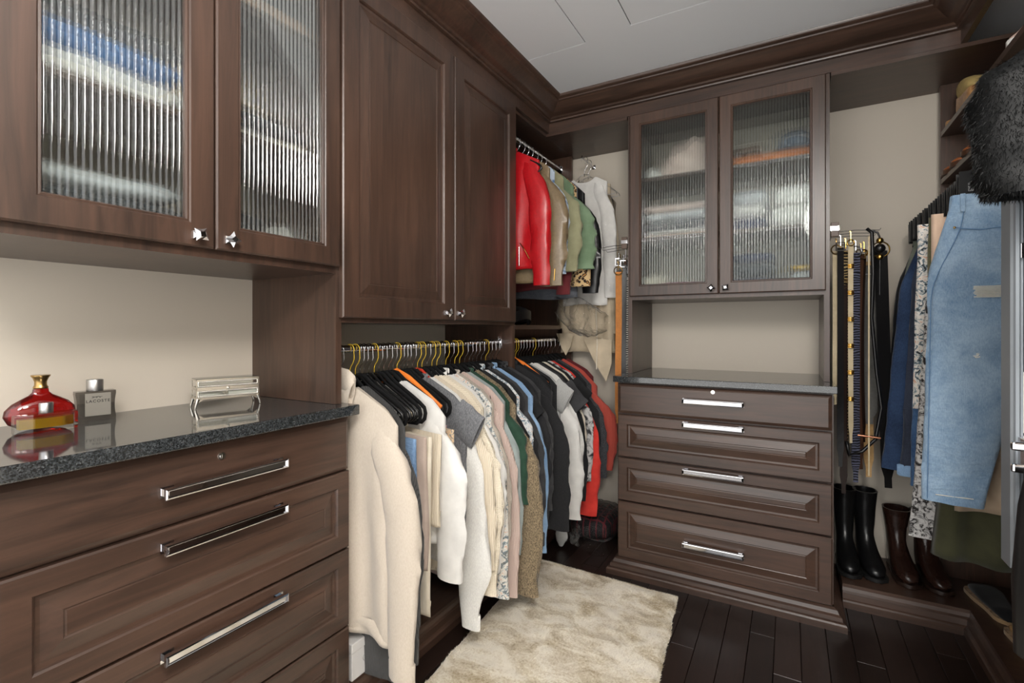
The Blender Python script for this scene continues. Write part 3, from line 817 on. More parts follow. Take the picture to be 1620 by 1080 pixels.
g('ivory waffle-knit cardigan', 'cardigan', IVORY, 1.612, .24, .27, 'long', .21, T=.015, grp=G1, r0=.075, r1=.05, out=.06)
g('ecru ribbed sweater', 'sweater', ECRU, 1.645, .25, .265, 'long', .25, grp=G1, hm=Y_, r1=.046)
g('plain white shirt', 'shirt', WHITE, 1.678, .30, .262, 'long', .278, grp=G1, hm=Y_, collar='shirt', r1=.048, out=.06)
g('grey and white snake print blouse', 'blouse', SNAKE, 1.71, .2, .262, 'long', .157, grp=G1, r1=.042, out=.06)
g('taupe heather henley', 'shirt', TAUPE, 1.742, .32, .26, 'long', .3, grp=G1, hm=Y_, collar='band')
g('blush ribbed long cardigan', 'cardigan', PINK, 1.775, .13, .272, 'long', .12, T=.014, grp=G1, r1=.044, out=.045)
g('sage grey satin blouse', 'blouse', SAGE, 1.808, .30, .262, 'long', .288, grp=G1, hm=Y_, out=.055)
g('forest green sweater', 'sweater', GREEN, 1.845, .45, .268, 'long', .5, T=.015, grp=G1, hm=Y_, r0=.078, r1=.055, out=.055, collar='band')
g('brown marled wool cardigan', 'cardigan', TWEED, 1.888, .12, .285, 'long', .105, T=.02, grp=G1, r0=.08, r1=.07, out=.085)
g('sheer black blouse', 'blouse', BLK, 1.925, .3, .255, 'long', .35, grp=G1)
g('pale floral cotton shirt', 'shirt', FLOR, 1.955, .4, .258, 'long', .5, grp=G1, collar='shirt')
g('black fine-knit cardigan', 'cardigan', BLK2, 1.988, .25, .262, 'long', .3, grp=G1)
g('charcoal shirt with buttoned cuff', 'shirt', CHAR2, 2.028, .34, .265, 'long', .255, T=.014, grp=G1, cuff=CHAR2, r1=.05, out=.065, collar='shirt')
g('pale blue denim shirt', 'shirt', CHAMB, 2.068, .28, .268, 'long', .205, T=.014, grp=G1, hm=Y_, collar='shirt', r1=.046, out=.06)
g('black crew t-shirt', 't-shirt', BLK, 2.10, .4, .25, 'short', .8, grp=G1)
g('black blazer', 'blazer', BLK2, 2.135, .3, .262, 'long', .33, T=.015, grp=G1, collar='shirt')
g('black denim jacket', 'jacket', CHAR2, 2.172, .42, .255, 'long', .36, T=.014, grp=G1, collar='shirt')
G2 = 'clothes on the short lower rail'
g('black wool coat', 'coat', BLK2, 2.275, .22, .27, 'long', .23, T=.018, grp=G2, r0=.08, r1=.06, out=.06, collar='shirt')
g('yellow tank top', 'top', YELLOW, 2.302, .6, .2, strap=True, grp=G2, hm=Y_)
g('black v-neck top', 'top', BLK, 2.328, .5, .25, grp=G2, dip=.08, hm=Y_)
g('orange camisole', 'top', ORANGE, 2.352, .6, .19, strap=True, grp=G2, hm=Y_, hk='orange')
g('black wool vest', 'vest', BLK2, 2.376, .5, .25, grp=G2, hm=Y_)
g('light grey t-shirt', 't-shirt', GREY, 2.405, .4, .262, 'short', .83, grp=G2, r0=.085, r1=.072, out=.06, flat=.3)
g('long white tunic', 'tunic', WHITE, 2.438, .23, .272, 'long', .23, T=.015, grp=G2, r0=.075, r1=.055, out=.06)
g('soft white sweater', 'sweater', WHITE2, 2.475, .2, .265, 'long', .26, T=.014, grp=G2, r1=.05, out=.065)
g('charcoal t-shirt', 't-shirt', CHAR2, 2.512, .45, .265, 'short', .77, grp=G2, r0=.088, r1=.078, out=.075, flat=.3)
g('black blouse with pearl buttons', 'blouse', BLK, 2.55, .26, .262, 'long', .29, T=.014, grp=G2, buttons=WHITEP, out=.06)
g('cream crepe blouse', 'blouse', CREAM2, 2.588, .27, .265, 'long', .288, T=.013, grp=G2, hm=Y_, out=.06)
g('black short-sleeved top', 't-shirt', BLK, 2.625, .42, .262, 'short', .8, grp=G2, r0=.08, r1=.07, out=.07, flat=.3)
g('black and white tie-dye sweatshirt', 'sweatshirt', TIE, 2.665, .36, .268, 'long', .378, T=.015, grp=G2, out=.06, r1=.05)
g('tomato red sweater', 'sweater', RED, 2.705, .26, .262, 'long', .17, T=.015, grp=G2, r1=.058, out=.085)
g('black open cardigan', 'cardigan', BLK2, 2.75, .36, .275, 'long', .37, T=.015, grp=G2, hk='plastic', out=.06)
g('speckled charcoal cardigan', 'cardigan', SPECK, 2.80, .36, .285, 'long', .36, T=.018, grp=G2, r1=.055, out=.065)
g('coral ribbed cardigan', 'cardigan', CORAL, 2.86, .42, .30, 'long', .39, T=.018, grp=G2, r0=.08, r1=.045, out=.09)
g('maroon jersey top', 'top', MAROON, 2.93, .6, .25, grp=G2)
# ---- upper rail
G3 = 'jackets on the upper rail'
REDL = leather('red_leather', (184,24,32), .3); BRONZE = leather('bronze_leather', (128,110,84), .34)
BLKL = leather('black_leather', (24,24,26), .3)
BFLOR = fabric('blue_floral_denim', (84,112,152), (184,198,214), 'spots', 1.6)
KHAKI = fabric('khaki_cotton', (150,148,118), (136,134,104)); SGREEN = fabric('soft_green_twill', (122,144,116), (106,128,100))
LEOP = fabric('leopard_print', (206,176,130), (40,30,24), 'leopard')
GREYD = fabric('washed_grey_denim', (112,116,124), (84,88,96), 'denim')
BEIGET = fabric('beige_gabardine', (214,198,172), (200,184,158), rough=.7)
U = dict(rz=URZ, grp=G3)
jk = g('red leather biker jacket', 'jacket', REDL, 2.272, 1.56, .2, 'long', 1.475, T=.018, hk='plastic', r0=.072, r1=.046, out=.035, flat=.45, collar='shirt', zipper=SILVER, yaw=.0, where='with silver zips beside the panel door', **U)
for nm, a in (('pocket_zipper', [(.10,-.026,.14),(.13,-.027,.10),(.155,-.026,.055)]), ('hem_zipper', [(.095,-.027,.02),(.095,-.027,.12)])):
    MB().tube(a, .0028, 6).build(nm, GOLD if nm[0]=='p' else SILVER, jk, True, 60)
MB().sph((.052,-.027,.545), .009, 12, 6, 1, .5, 1).build('snap', SILVER, jk, True, 60)
jk2 = g('bronze leather jacket', 'jacket', BRONZE, 2.33, 1.5, .235, 'long', 1.475, T=.018, hk='wire', r0=.085, r1=.066, out=.045, flat=.42, **U)
MB().tube([(.27,-.03,.0),(.275,-.031,.06)], .003, 6).build('sleeve_zipper', GOLD, jk2, True, 60)
g('blue floral denim jacket', 'jacket', BFLOR, 2.39, 1.55, .235, 'long', 1.54, T=.016, hk='wire', r0=.07, r1=.05, out=.05, collar='shirt', **U)
g('khaki cotton field jacket', 'jacket', KHAKI, 2.45, 1.6, .262, 'long', 1.56, T=.02, hk='wire', r0=.085, r1=.06, out=.045, flat=.42, collar='shirt', **U)
g('maroon jersey dress', 'dress', MAROON, 2.498, 1.47, .22, 'long', 1.44, hk='wire', out=.05, **U)
g('soft green twill shirt', 'shirt', SGREEN, 2.55, 1.62, .28, 'long', 1.58, T=.018, hk='wire', r0=.08, r1=.075, out=.07, flat=.4, **U)
g('leopard print jacket', 'jacket', LEOP, 2.615, 1.5, .275, 'long', 1.49, T=.018, hk='wire', r0=.075, r1=.055, out=.055, flat=.4, **U)
g('washed grey denim skirt', 'skirt', GREYD, 2.67, 1.43, .25, hk='wire', **U)
g('black leather moto jacket', 'jacket', BLKL, 2.73, 1.52, .28, 'long', 1.46, T=.02, hk='plastic', r0=.08, r1=.05, out=.06, flat=.45, collar='shirt', zipper=SILVER, **U)
U2 = dict(rz=URZ, grp=G3)
tr = g('long beige trench coat', 'coat', BEIGET, 2.95, 1.10, .15, 'long', 1.22, T=.028, rx=-1.12, hk='wire', r0=.055, r1=.045, out=.02, flat=.5, flare=.25, yaw=0, where='on a wall peg under crumpled clear plastic', amp=.012, **U2)
g('white dress shirt', 'shirt', WHITE, 2.885, 1.40, .15, 'long', 1.44, T=.016, rx=-1.12, hk='wire', r0=.05, r1=.04, out=.03, yaw=0, where='inside the clear plastic cover', **U2)
MB().tube([(.07,-.05,.3),(.08,-.055,.05),(.075,-.055,-.10)], .004, 6).build('tie_belt', CREAM2, tr, True, 60)
for pts in ([(-.02,.10),(.17,.08),(.17,-.06),(.135,-.175),(.05,-.04)], [(-.20,.12),(-.08,.12),(-.10,.04),(-.135,-.02),(-.165,.03)]):
    mb = MB(); mb.loft([[(x,-.047,z) for x, z in pts],[(x,-.042,z) for x, z in pts]]); mb.build('coat_flap', BEIGET, tr, True)
# ================================================================== trousers and skirts on the right-hand rail
PX, PZ = .69, 1.80
def clip_hanger(x, y, what, w=.17):
    t = thing('clip_hanger', f"black plastic clip hanger holding the {what}", 'hanger', (x, y, PZ+.0125-HK-.0125), 0, 'black clip hangers')
    link('hanger_hook', hookmesh(CHROME), None, t)
    MB().tube([(-w,0,-.02),(-w*.5,0,-.012),(0,0,-.008),(w*.5,0,-.012),(w,0,-.02)], .0065, 8, True, .7).build('hanger_bar', BLACKP, t, True, 60)
    for s in (-1,1):
        mb = MB()
        for sy in (-1,1):
            R = [[(s*w+dx, sy*(.004+.010*k)+dy*sy, z) for dx, dy in ((-.027,0),(.027,0),(.027,.004),(-.027,.004))] for z, k in ((.034,1.1),(-.012,.5),(-.045,.35),(-.058,.2))]
            mb.loft(R)
        mb.tube([(s*w-.02,0,-.012),(s*w+.02,0,-.012)], .009, 8)
        c = mb.build('clip', BLACKP, t, True, 40)
        MB().box(s*w-.006,s*w+.006,-.019,-.0165,-.03,-.004).build('clip_spring', STEEL, c, True)
    return t
def leg_mesh(side, zt, zb, cx, prof, T, seed, n=20, m=40):
    # prof(q) -> inner x, outer x from the middle (q 0 waist .. 1 hem)
    rnd = random.Random(seed); off = Vector((rnd.uniform(0,50),0,0)); mb = MB(); rings = []
    for k in range(m+1):
        q = k/m; z = zt+(zb-zt)*q-zb
        xi, xo = prof(q); c = (xi+xo)/2; a = (xo-xi)/2
        ring = []
        for i in range(n):
            t = 2*PI*i/n; dx = math.copysign(abs(math.cos(t))**.7, math.cos(t)); dy = math.copysign(abs(math.sin(t))**.8, math.sin(t))
            wv = noise.noise(Vector((dx*1.4+c*4, dy*.8, q*8))+off)*.012+noise.noise(Vector((dx*3, dy*2, q*24))+off)*.006*sm(.05,.2,q)
            ring.append((side*(c+a*dx)+wv*.6, dy*T*(.55+.45*sm(0,.15,q))*(1-.15*q)+wv, z+.004*dx))
        rings.append(ring)
    last = rings[-1]; cc = [sum(p[j] for p in last)/n for j in range(3)]
    rings.append([tuple(cc[j]+(p[j]-cc[j])*.92 for j in range(3)) for p in last])
    rings.append([tuple(cc[j]+(p[j]-cc[j])*.85+(.04 if j == 2 else 0) for j in range(3)) for p in last])
    mb.loft(rings); return mb
G4 = 'trousers and skirts on clip hangers'
def pants(what, mat, y, zb, cat='trousers', waist=.2, hip=.24, hem_o=.27, hem_i=.09, T=.020, where='on the clip hanger rail', x=PX, zt=1.665, crotch=.27, band_=True, cuff=None, group=G4, yaw=0, cw=.2, dx=0):
    seedc[0] += 1; sd = seedc[0]
    clip_hanger(x, y, what, min(cw, waist*.95))
    t = thing(cat.replace(' ','_'), f"{what} {where}", cat, (x+dx, y, zb), yaw, group)
    def prof(q):
        if q < crotch: xi = -.004; xo = waist+(hip-waist)*sm(0,crotch,q)
        else:
            k = (q-crotch)/(1-crotch); xi = .004+(hem_i-.004)*k; xo = hip+(hem_o-hip)*k
        return xi, xo
    for s in (-1,1):
        lg = leg_mesh(s, zt, zb, x, prof, T, sd*2+s).build('leg', mat, t, True, 60)
        if cuff:
            mb = MB(); xi, xo = hem_i, hem_o; c = (xi+xo)/2; a = (xo-xi)/2*1.05
            mb.loft([[(s*(c+a*k*math.cos(2*PI*i/20)), T*1.0*k*math.sin(2*PI*i/20), z) for i in range(20)] for z, k in ((.048,.98),(.045,1.04),(.004,1.04),(-.002,.98))]); mb.build('cuff', cuff, lg, True, 40)
    if band_:
        mb = MB(); R = []
        for z, k in ((.0,1.0),(.002,1.015),(-.036,1.03),(-.04,1.0)):
            R.append([(waist*k*math.copysign(abs(math.cos(2*PI*i/32))**.6, math.cos(2*PI*i/32)), T*.68*k*math.sin(2*PI*i/32), zt-zb+z) for i in range(32)])
        mb.loft(R); mb.build('waistband', mat, t, True, 40)
    return t
def skirt(what, mat, y, zb, cat='skirt', hw=.25, flare=.12, T=.02, zt=1.66, where='on the clip hanger rail', amp=.012, x=PX):
    seedc[0] += 1; clip_hanger(x, y, what, .19)
    t = thing(cat.replace(' ','_'), f"{what} {where}", cat, (x, y, zb), 0, G4)
    shell(hw, 0, zb, T, seedc[0], flare=flare, amp=amp, zt=lambda q: zt, kf=4).build('body', mat, t, True, 180)
    return t
LJ = fabric('light_blue_denim', (146,168,188), (98,126,154), 'denim', 1.6); DJ = fabric('dark_blue_denim', (52,74,108), (30,44,70), 'denim', .8)
NJ = fabric('navy_denim', (58,64,80), (40,46,60), 'denim', .8); MJ = fabric('mid_blue_denim', (78,110,150), (46,74,112), 'denim', .9)
OLIVE = fabric('olive_knit', (112,108,76), (98,94,64), 'heather'); OLIVED = fabric('dark_olive_twill', (66,66,44), (54,54,36))
PEACH = fabric('peach_crepe', (224,196,172), (210,180,156)); BROWNT = fabric('grey_brown_twill', (96,88,80), (82,76,68))
TANT = fabric('tan_wool', (176,156,134), (160,140,118)); PRINT = fabric('black_white_floral', (232,226,218), (40,38,40), 'floral', 1.0)
PYTH = fabric('python_print', (206,204,202), (44,40,40), 'dye', 3.2); SAGEP = fabric('sage_grey_denim', (118,124,112), (98,104,92), 'denim')
pants('black trousers', BLK, 2.90, .66, hem_o=.3, waist=.19, hip=.26, where='hanging nearest the bare wall')
pants('sage grey trousers', SAGEP, 2.83, .9, hem_o=.24)
pants('dark blue flared jeans', DJ, 2.75, .62, 'jeans', hem_o=.33, hem_i=.06, hip=.27, T=.024)
pants('navy jeans with turned-up pale hem', NJ, 2.66, .62, 'jeans', hem_o=.28, cuff=CHAMB)
pants('mid-blue jeans', MJ, 2.57, .60, 'jeans', hem_o=.26, hem_i=.05)
skirt('black and white floral skirt', PRINT, 2.47, .93, hw=.255, flare=.06)
pants('python print trousers', PYTH, 2.40, .45, hem_o=.29, hem_i=.06, hip=.24, where='with wide legs that hang lowest behind the light jeans')
skirt('olive knit skirt', OLIVE, 2.33, .80, hw=.245, flare=.06)
skirt('peach crepe skirt', PEACH, 2.27, .98, hw=.25, flare=.0)
skirt('tan wool skirt', TANT, 2.12, .66, hw=.2, flare=.12)
skirt('dark olive pleated skirt', OLIVED, 2.21, .46, hw=.2, flare=.3, amp=.02)
skirt('grey-brown twill skirt', BROWNT, 2.165, .8, hw=.2, flare=.05)
jn = pants('ripped light blue jeans', LJ, 2.03, .70, 'jeans', waist=.212, hip=.268, hem_o=.287, hem_i=.135, T=.028, zt=1.665, where='hanging in front of the other trousers', x=.655, cw=.17)
LJD = fabric('light_denim_thread', (96,130,166), (84,118,154), 'denim'); THREAD = plain('pale_cotton_thread', (226,218,200), .8)
# details of the front jeans: loops, pocket, rivet, seams, rips
zr = 1.665-.70
for x in (-.19,-.075,.075,.19): MB().box(x-.006,x+.006,-.026,-.021,zr-.052,zr+.004,.001).build('belt_loop', LJ, jn, True)
for s in (-1,1):
    MB().tube([(s*.055,-.0245,zr-.045),(s*.065,-.0275,zr-.085),(s*.10,-.0285,zr-.108),(s*.15,-.0275,zr-.112),(s*.21,-.025,zr-.10)], .0018, 6).build('pocket_edge', LJD, jn, True, 60)
    MB().sph((s*.21,-.0265,zr-.10), .004, 8, 4, 1, .5, 1).build('rivet', BRASS, jn, True, 60)
    MB().tube([(s*(.2+.075*sm(0,.3,k/20)-.012+.012*k/20),-.0245+.004*k/20,zr-.05-(zr-.06)*k/20) for k in range(21)], .0014, 6).build('side_seam', LJD, jn, True, 60)
    MB().box(min(s*.165,s*.255),max(s*.165,s*.255),-.0262,-.0225,.026,.0275).build('hem_stitch', THREAD, jn, True)
for (x, z, wd) in ((-.12,zr-.285,.095),(.12,zr-.36,.05),(-.16,zr-.47,.018)):
    mb = MB()
    for k in range(9): mb.tube([(x-wd/2+random.uniform(0,.008),-.028,z-.004*k),(x,-.0295,z-.004*k-.001),(x+wd/2-random.uniform(0,.008),-.028,z-.004*k+.002)], .0012, 5)
    mb.build('rip', THREAD, jn, True)
# ================================================================== belts
PEGM = plain('dark_wire', (60,56,52), .4, .6)
def belt_rack(label, x, s, y, z):
    t = thing('belt_rack', label, 'rack', (x, y, z))
    mb = MB(); mb.box(min(x,x+s*.02),max(x,x+s*.02),y-.01,y+.30,z-.008,z+.008,.002); mb.build('slide', STEEL, t)
    MB().box(min(x+s*.004,x+s*.034),max(x+s*.004,x+s*.034),y-.028,y-.011,z-.034,z+.03,.002).build('end_block', plain('brown_plastic',(92,74,64),.45), t)
    MB().box(min(x+s*.001,x+s*.036),max(x+s*.001,x+s*.036),y-.032,y-.0285,z-.008,z+.012,.001).build('end_cap', CHROME, t)
    for k in range(3):
        yy = y+.04+k*.08
        MB().tube([(x+s*.02,yy,z-.004),(x+s*.10,yy,z-.002),(x+s*.19,yy,z-.010),(x+s*.195,yy,z-.002)], .0016, 6).build('peg', PEGM, t, smooth=60)
    return t
G5 = 'belts on the rack'
def belt(what, mat, x, y, ztop, zbot, wd=.03, sway=0, buckle=CHROME, shape='square', ang=.4, drift=0, th=.003, studs=None):
    t = thing('belt', f"{what} hanging from the belt rack", 'belt', (x, y, zbot), 0, G5)
    n = 24; R = []; seedc[0] += 1
    for k in range(n+1):
        q = k/n; z = ztop-.05+(zbot-ztop+.05)*q
        cx = x+sway*math.sin(q*PI)+drift*q; cy = y+.006*math.sin(q*5+seedc[0])
        a = ang+.5*q*noise.noise((seedc[0]*1.7,q*2,0)); w2 = wd/2*(1 if k < n-1 else .55)
        ca, sa = math.cos(a)*w2, math.sin(a)*w2
        nx_, ny_ = -math.sin(a)*th/2, math.cos(a)*th/2
        R.append([(cx-ca+nx_,cy-sa+ny_,z),(cx+ca+nx_,cy+sa+ny_,z),(cx+ca-nx_,cy+sa-ny_,z),(cx-ca-nx_,cy-sa-ny_,z)])
    mb = MB(); mb.loft(R); mb.build('strap', mat, t)
    c, s_ = math.cos(ang), math.sin(ang); h = wd*.68
    L = lambda a, b: (x+c*a, y+s_*a-.004, ztop-.045+b)
    if shape == 'square': pts = [L(-h,-h),L(h,-h),L(h,h),L(-h,h),L(-h,-h)]
    else: pts = [L(h*math.cos(k*PI/8), h*math.sin(k*PI/8)) for k in range(17)]
    MB().tube(pts, .0032, 6).build('buckle', buckle, t, smooth=40)
    MB().tube([L(0,h*.2),(x,y,ztop+.004),(x-.004,y,ztop+.007)], .003, 6).build('keeper', buckle, t, smooth=40)
    if studs:
        for k in range(studs[1]):
            q = .12+.8*k/studs[1]; z = ztop-.05+(zbot-ztop+.05)*q; xx = x+sway*math.sin(q*PI)+drift*q
            mb = MB()
            for j in range(3): mb.tube([(xx-.011,y-.008,z+j*.007),(xx,y-.012,z+j*.007),(xx+.011,y-.008,z+j*.007)], .003, 6)
            mb.build('ring_stud', studs[0], t, smooth=60)
    return t
BR = leather('brown_leather', (84,56,40), .4); TAN = leather('tan_suede', (190,122,58), .8); TAN2 = leather('camel_leather', (206,166,112), .5)
BKB = leather('black_belt_leather', (20,19,20), .35); DBR = leather('dark_brown_leather', (44,30,24), .35); GRY = leather('grey_leather', (98,96,92), .5)
ZEB = fabric('zebra_belt', (96,98,118), (22,22,30), 'zebra', 1.2); ZEB2 = fabric('tiger_belt', (186,160,110), (26,22,20), 'zebra', 1.0)
ZEB3 = fabric('zebra_white', (226,220,210), (24,22,22), 'zebra', 1.2); CANV = fabric('beige_canvas', (206,190,158), (190,174,142))
belt_rack('chrome belt rack on the cabinet side beside the bare wall and boots', .156, 1, 2.66, 1.70)
for a in (('cream canvas belt with plain tip', CANV, .185,2.70,1.66,.90,.03,0,BRASS,'round',.2),
          ('black studded belt', BKB, .200,2.68,1.67,.62,.026,0,STEEL,'square',.3),
          ('tiger striped belt', ZEB2, .222,2.72,1.66,.70,.032,0,GOLD,'square',.35),
          ('dark brown punched belt', DBR, .212,2.69,1.50,.50,.030,.0,BRASS,'round',.3),
          ('zebra striped grey belt', ZEB, .262,2.74,1.65,.545,.036,0,STEEL,'round',.3),
          ('brown leather belt with dark edge', BR, .285,2.77,1.64,.60,.03,-.012,BRASS,'square',.5),
          ('narrow brown belt', DBR, .300,2.80,1.65,.72,.022,-.01,GOLD,'round',.5),
          ('wide grey sash belt', GRY, .322,2.84,1.60,.80,.07,0,STEEL,'square',.15),
          ('black glossy wide belt', BKB, .362,2.80,1.66,.52,.052,.0,GOLD,'round',.2),
          ('camel leather belt with round tip', TAN2, .325,2.865,1.62,.545,.042,0,BRASS,'round',.15)):
    belt(*a, drift=.03 if 'glossy' in a[0] else 0)
bt = belt('gold ring-trimmed narrow belt', CANV, .236,2.655,1.68,.74,.020,0,GOLD,'round',.25,studs=(GOLD,6))
lb = thing('belt', 'looped black cord belt with gold and black bead end on the belt rack', 'belt', (.34,2.70,.66), 0, G5)
MB().tube([(.300,2.70,1.70),(.318,2.695,1.68),(.322,2.69,1.50),(.316,2.69,1.3),(.335,2.69,1.05),(.352,2.69,.90),(.33,2.685,.76),(.28,2.68,.70),(.232,2.675,.68),(.222,2.675,.74)], .0075, 8).build('cord', BKB, lb, smooth=180)
for z, r, m in ((1.64,.014,GOLD),(1.605,.021,BLACKP),(1.568,.014,GOLD)): MB().sph((.345,2.68,z), r, 12, 8).build('bead', m, lb, smooth=180)
MB().tube([(.318,2.69,1.69),(.338,2.685,1.675),(.345,2.68,1.65)], .004, 6).build('bead_cord', BKB, lb, smooth=60)
MB().tube([(.345,2.68,1.556),(.344,2.68,1.40)], .004, 6).build('tail', BKB, lb, smooth=60)
rp_ = thing('belt', 'slim beige strap with a copper bar clasp on the belt rack', 'belt', (.30,2.62,.55), 0, G5)
MB().tube([(.262,2.665,.775),(.345,2.665,.770)], .006, 10).build('clasp_bar', plain('copper',(200,140,110),.25,1), rp_, smooth=60)
MB().box(.300,.306,2.66,2.664,.60,1.66).build('strap', CANV, rp_)
belt_rack('chrome belt rack on the cabinet side near the plastic covered coat', -.766, -1, 2.64, 1.72)
for a in (('orange suede belt', TAN, -.838,2.68,1.62,.72,.034,0,BRASS,'round',.3),
          ('black belt with white piping', BKB, -.812,2.70,1.66,.80,.026,0,CHROME,'square',.4),
          ('black and white zebra belt', ZEB3, -.796,2.72,1.60,.95,.032,0,STEEL,'round',.3),
          ('dark brown woven belt', DBR, -.858,2.76,1.68,.80,.03,0,CHROME,'square',.4),
          ('long cream woven belt', CANV, -.882,2.86,1.69,.62,.022,-.01,BRASS,'round',.5),
          ('copper toned chain belt', BR, -.825,2.78,1.70,1.0,.022,0,CHROME,'square',.5)): belt(*a)
# ================================================================== shoes
def loftshoe(pairs, n=14):
    mb = MB(); R = []
    for (b, a, wd) in pairs:
        b = Vector((0,b[0],b[1])); a = Vector((0,a[0],a[1])); c = (a+b)/2; d = (a-b)/2; ring = []
        for k in range(n):
            t = 2*PI*k/n; s_ = math.sin(t)
            e = math.copysign(abs(math.cos(t))**.8, math.cos(t))
            ring.append(c+d*(-e)+Vector((wd*math.copysign(abs(s_)**.85, s_),0,0)))
        R.append(ring)
    mb.loft(R); return mb
def outline(L, wb, wh, n=9):
    P = []
    for k in range(n+1):
        q = k/n; P.append((.5*(wh+(wb-wh)*sm(.25,.7,q))*(1-abs(2*q-1)**6)**.5*2*.5*2*.5+.001, -.012+q*(L+.012)))
    return P
def solemesh(L, wb, wh, z0, z1):
    # y from heel (0) to toe (L)
    pts = []
    n = 14
    for k in range(n+1):
        q = k/n; w_ = wh+(wb-wh)*sm(.3,.68,q); w_ *= max(.04, 1-max(0,(abs(q-.5)-.34)/.16)**2.2)**.5
        pts.append((w_, -.008+q*(L+.014)))
    ring = [(w_,y) for w_,y in pts]+[(-w_,y) for w_,y in pts[::-1]]
    mb = MB(); mb.loft([[(x*1.03,y,z0) for x,y in ring],[(x*1.06,y,(z0+z1)/2) for x,y in ring],[(x*1.03,y,z1) for x,y in ring]]); return mb
BOOT = [((.262,.024),(.266,.034),.006),((.25,.016),(.258,.052),.028),((.215,.014),(.222,.07),.042),((.15,.014),(.16,.086),.046),((.08,.016),(.118,.118),.042),((.02,.02),(.098,.15),.038),((-.006,.04),(.09,.172),.036),((-.006,.09),(.088,.20),.036),((-.002,.14),(.092,.23),.039)]
def boots(name, label, mat, sole, xs, y, h, rz, shaft_w=.05, zip_=None, slouch=0, grp=None, z0=.0995):
    for k, (x, dy, r) in enumerate(xs):
        t = thing(name, label[k], 'boot', (x, y+dy, z0), r, grp)
        pr = list(BOOT)
        m = max(2, int((h-.2)/.06))
        for j in range(1, m+1):
            q = j/m; z = .23+(h-.23)*q; sl_ = slouch*math.sin(q*PI*3)*.008
            pr.append(((-.004-.012*q+sl_, z-.09*(1-q)),(.094+.012*q+sl_, z),.04+(shaft_w-.04)*q))
        lb_, la_, lw_ = pr[-1]
        cyz = ((lb_[0]+la_[0])/2, (lb_[1]+la_[1])/2)
        sh_ = lambda p, f_, dz: (cyz[0]+(p[0]-cyz[0])*f_, cyz[1]+(p[1]-cyz[1])*f_+dz)
        pr += [(sh_(lb_,.88,0), sh_(la_,.88,0), lw_*.88), (sh_(lb_,.8,-.08), sh_(la_,.8,-.08), lw_*.78)]
        b = loftshoe(pr)
        for v in b.bm.verts: v.co += Vector((noise.noise(v.co*22+Vector((k*5,0,0))),noise.noise(v.co*25),0))*.004*sm(.08,.2,v.co.z)
        up = b.build('upper', mat, t, True, 60)
        solemesh(.266,.046,.034,.004,.02).build('sole', sole, t, True, 40)
        mb = MB(); mb.loft([[(.032*k2*math.cos(2*PI*i/14), .032+.036*k2*math.sin(2*PI*i/14), z) for i in range(14)] for z, k2 in ((0,.9),(.018,1.0))]); mb.build('heel', sole, t, True, 40)
        if zip_: MB().tube([(-.037,.05,.06),(-.04,.045,.14),(-.046,.04,h-.03)], .002, 5).build('zipper', zip_, up, True)
BKBOOT = leather('black_boot_leather', (18,18,19), .3, 40); CROC = leather('brown_croc_leather', (48,30,24), .22, 34); RUBBER = plain('black_rubber', (14,14,14), .6)
boots('boot', ['black leather boot with a tall shaft beside the dresser','black leather boot with a tall shaft further from the dresser'], BKBOOT, RUBBER, [(.232,.0,PI+.05),(.315,.01,PI+.12)], 2.99, .36, 0, .05, None, 1, 'black boots')
boots('boot', ['brown crocodile leather ankle boot turned towards the black boots','brown crocodile leather ankle boot under the python trousers'], CROC, DBR, [(.44,.03,PI+.10),(.545,.03,PI+.12)], 2.98, .29, 0, .056, None, .6, 'brown ankle boots')
SHOEB = fabric('black_felt', (26,26,28), (20,20,22)); JUTE = fabric('jute_trim', (176,146,110), (140,112,80), 'zebra', 3)
def slipper(label, mat, x, y, rz, z0=.0995):
    t = thing('slipper', label, 'slipper', (x,y,z0), rz, 'flat slippers on the plinth')
    solemesh(.285,.052,.040,.0,.016).build('sole', JUTE, t, True, 40)
    loftshoe([((-.006,.014),(-.004,.03),.02),((.01,.014),(.012,.05),.034),((.06,.014),(.06,.045),.039),((.12,.014),(.12,.05),.046),((.17,.014),(.168,.064),.05),((.22,.014),(.215,.058),.049),((.26,.014),(.255,.04),.038),((.282,.014),(.28,.026),.015)]).build('upper', mat, t, True, 60)
slipper('black felt slipper with jute rim on the plinth', SHOEB, .745, 2.60, .12)
slipper('tan slipper with jute rim beside the black one', TAN2, .78, 2.28, .1)
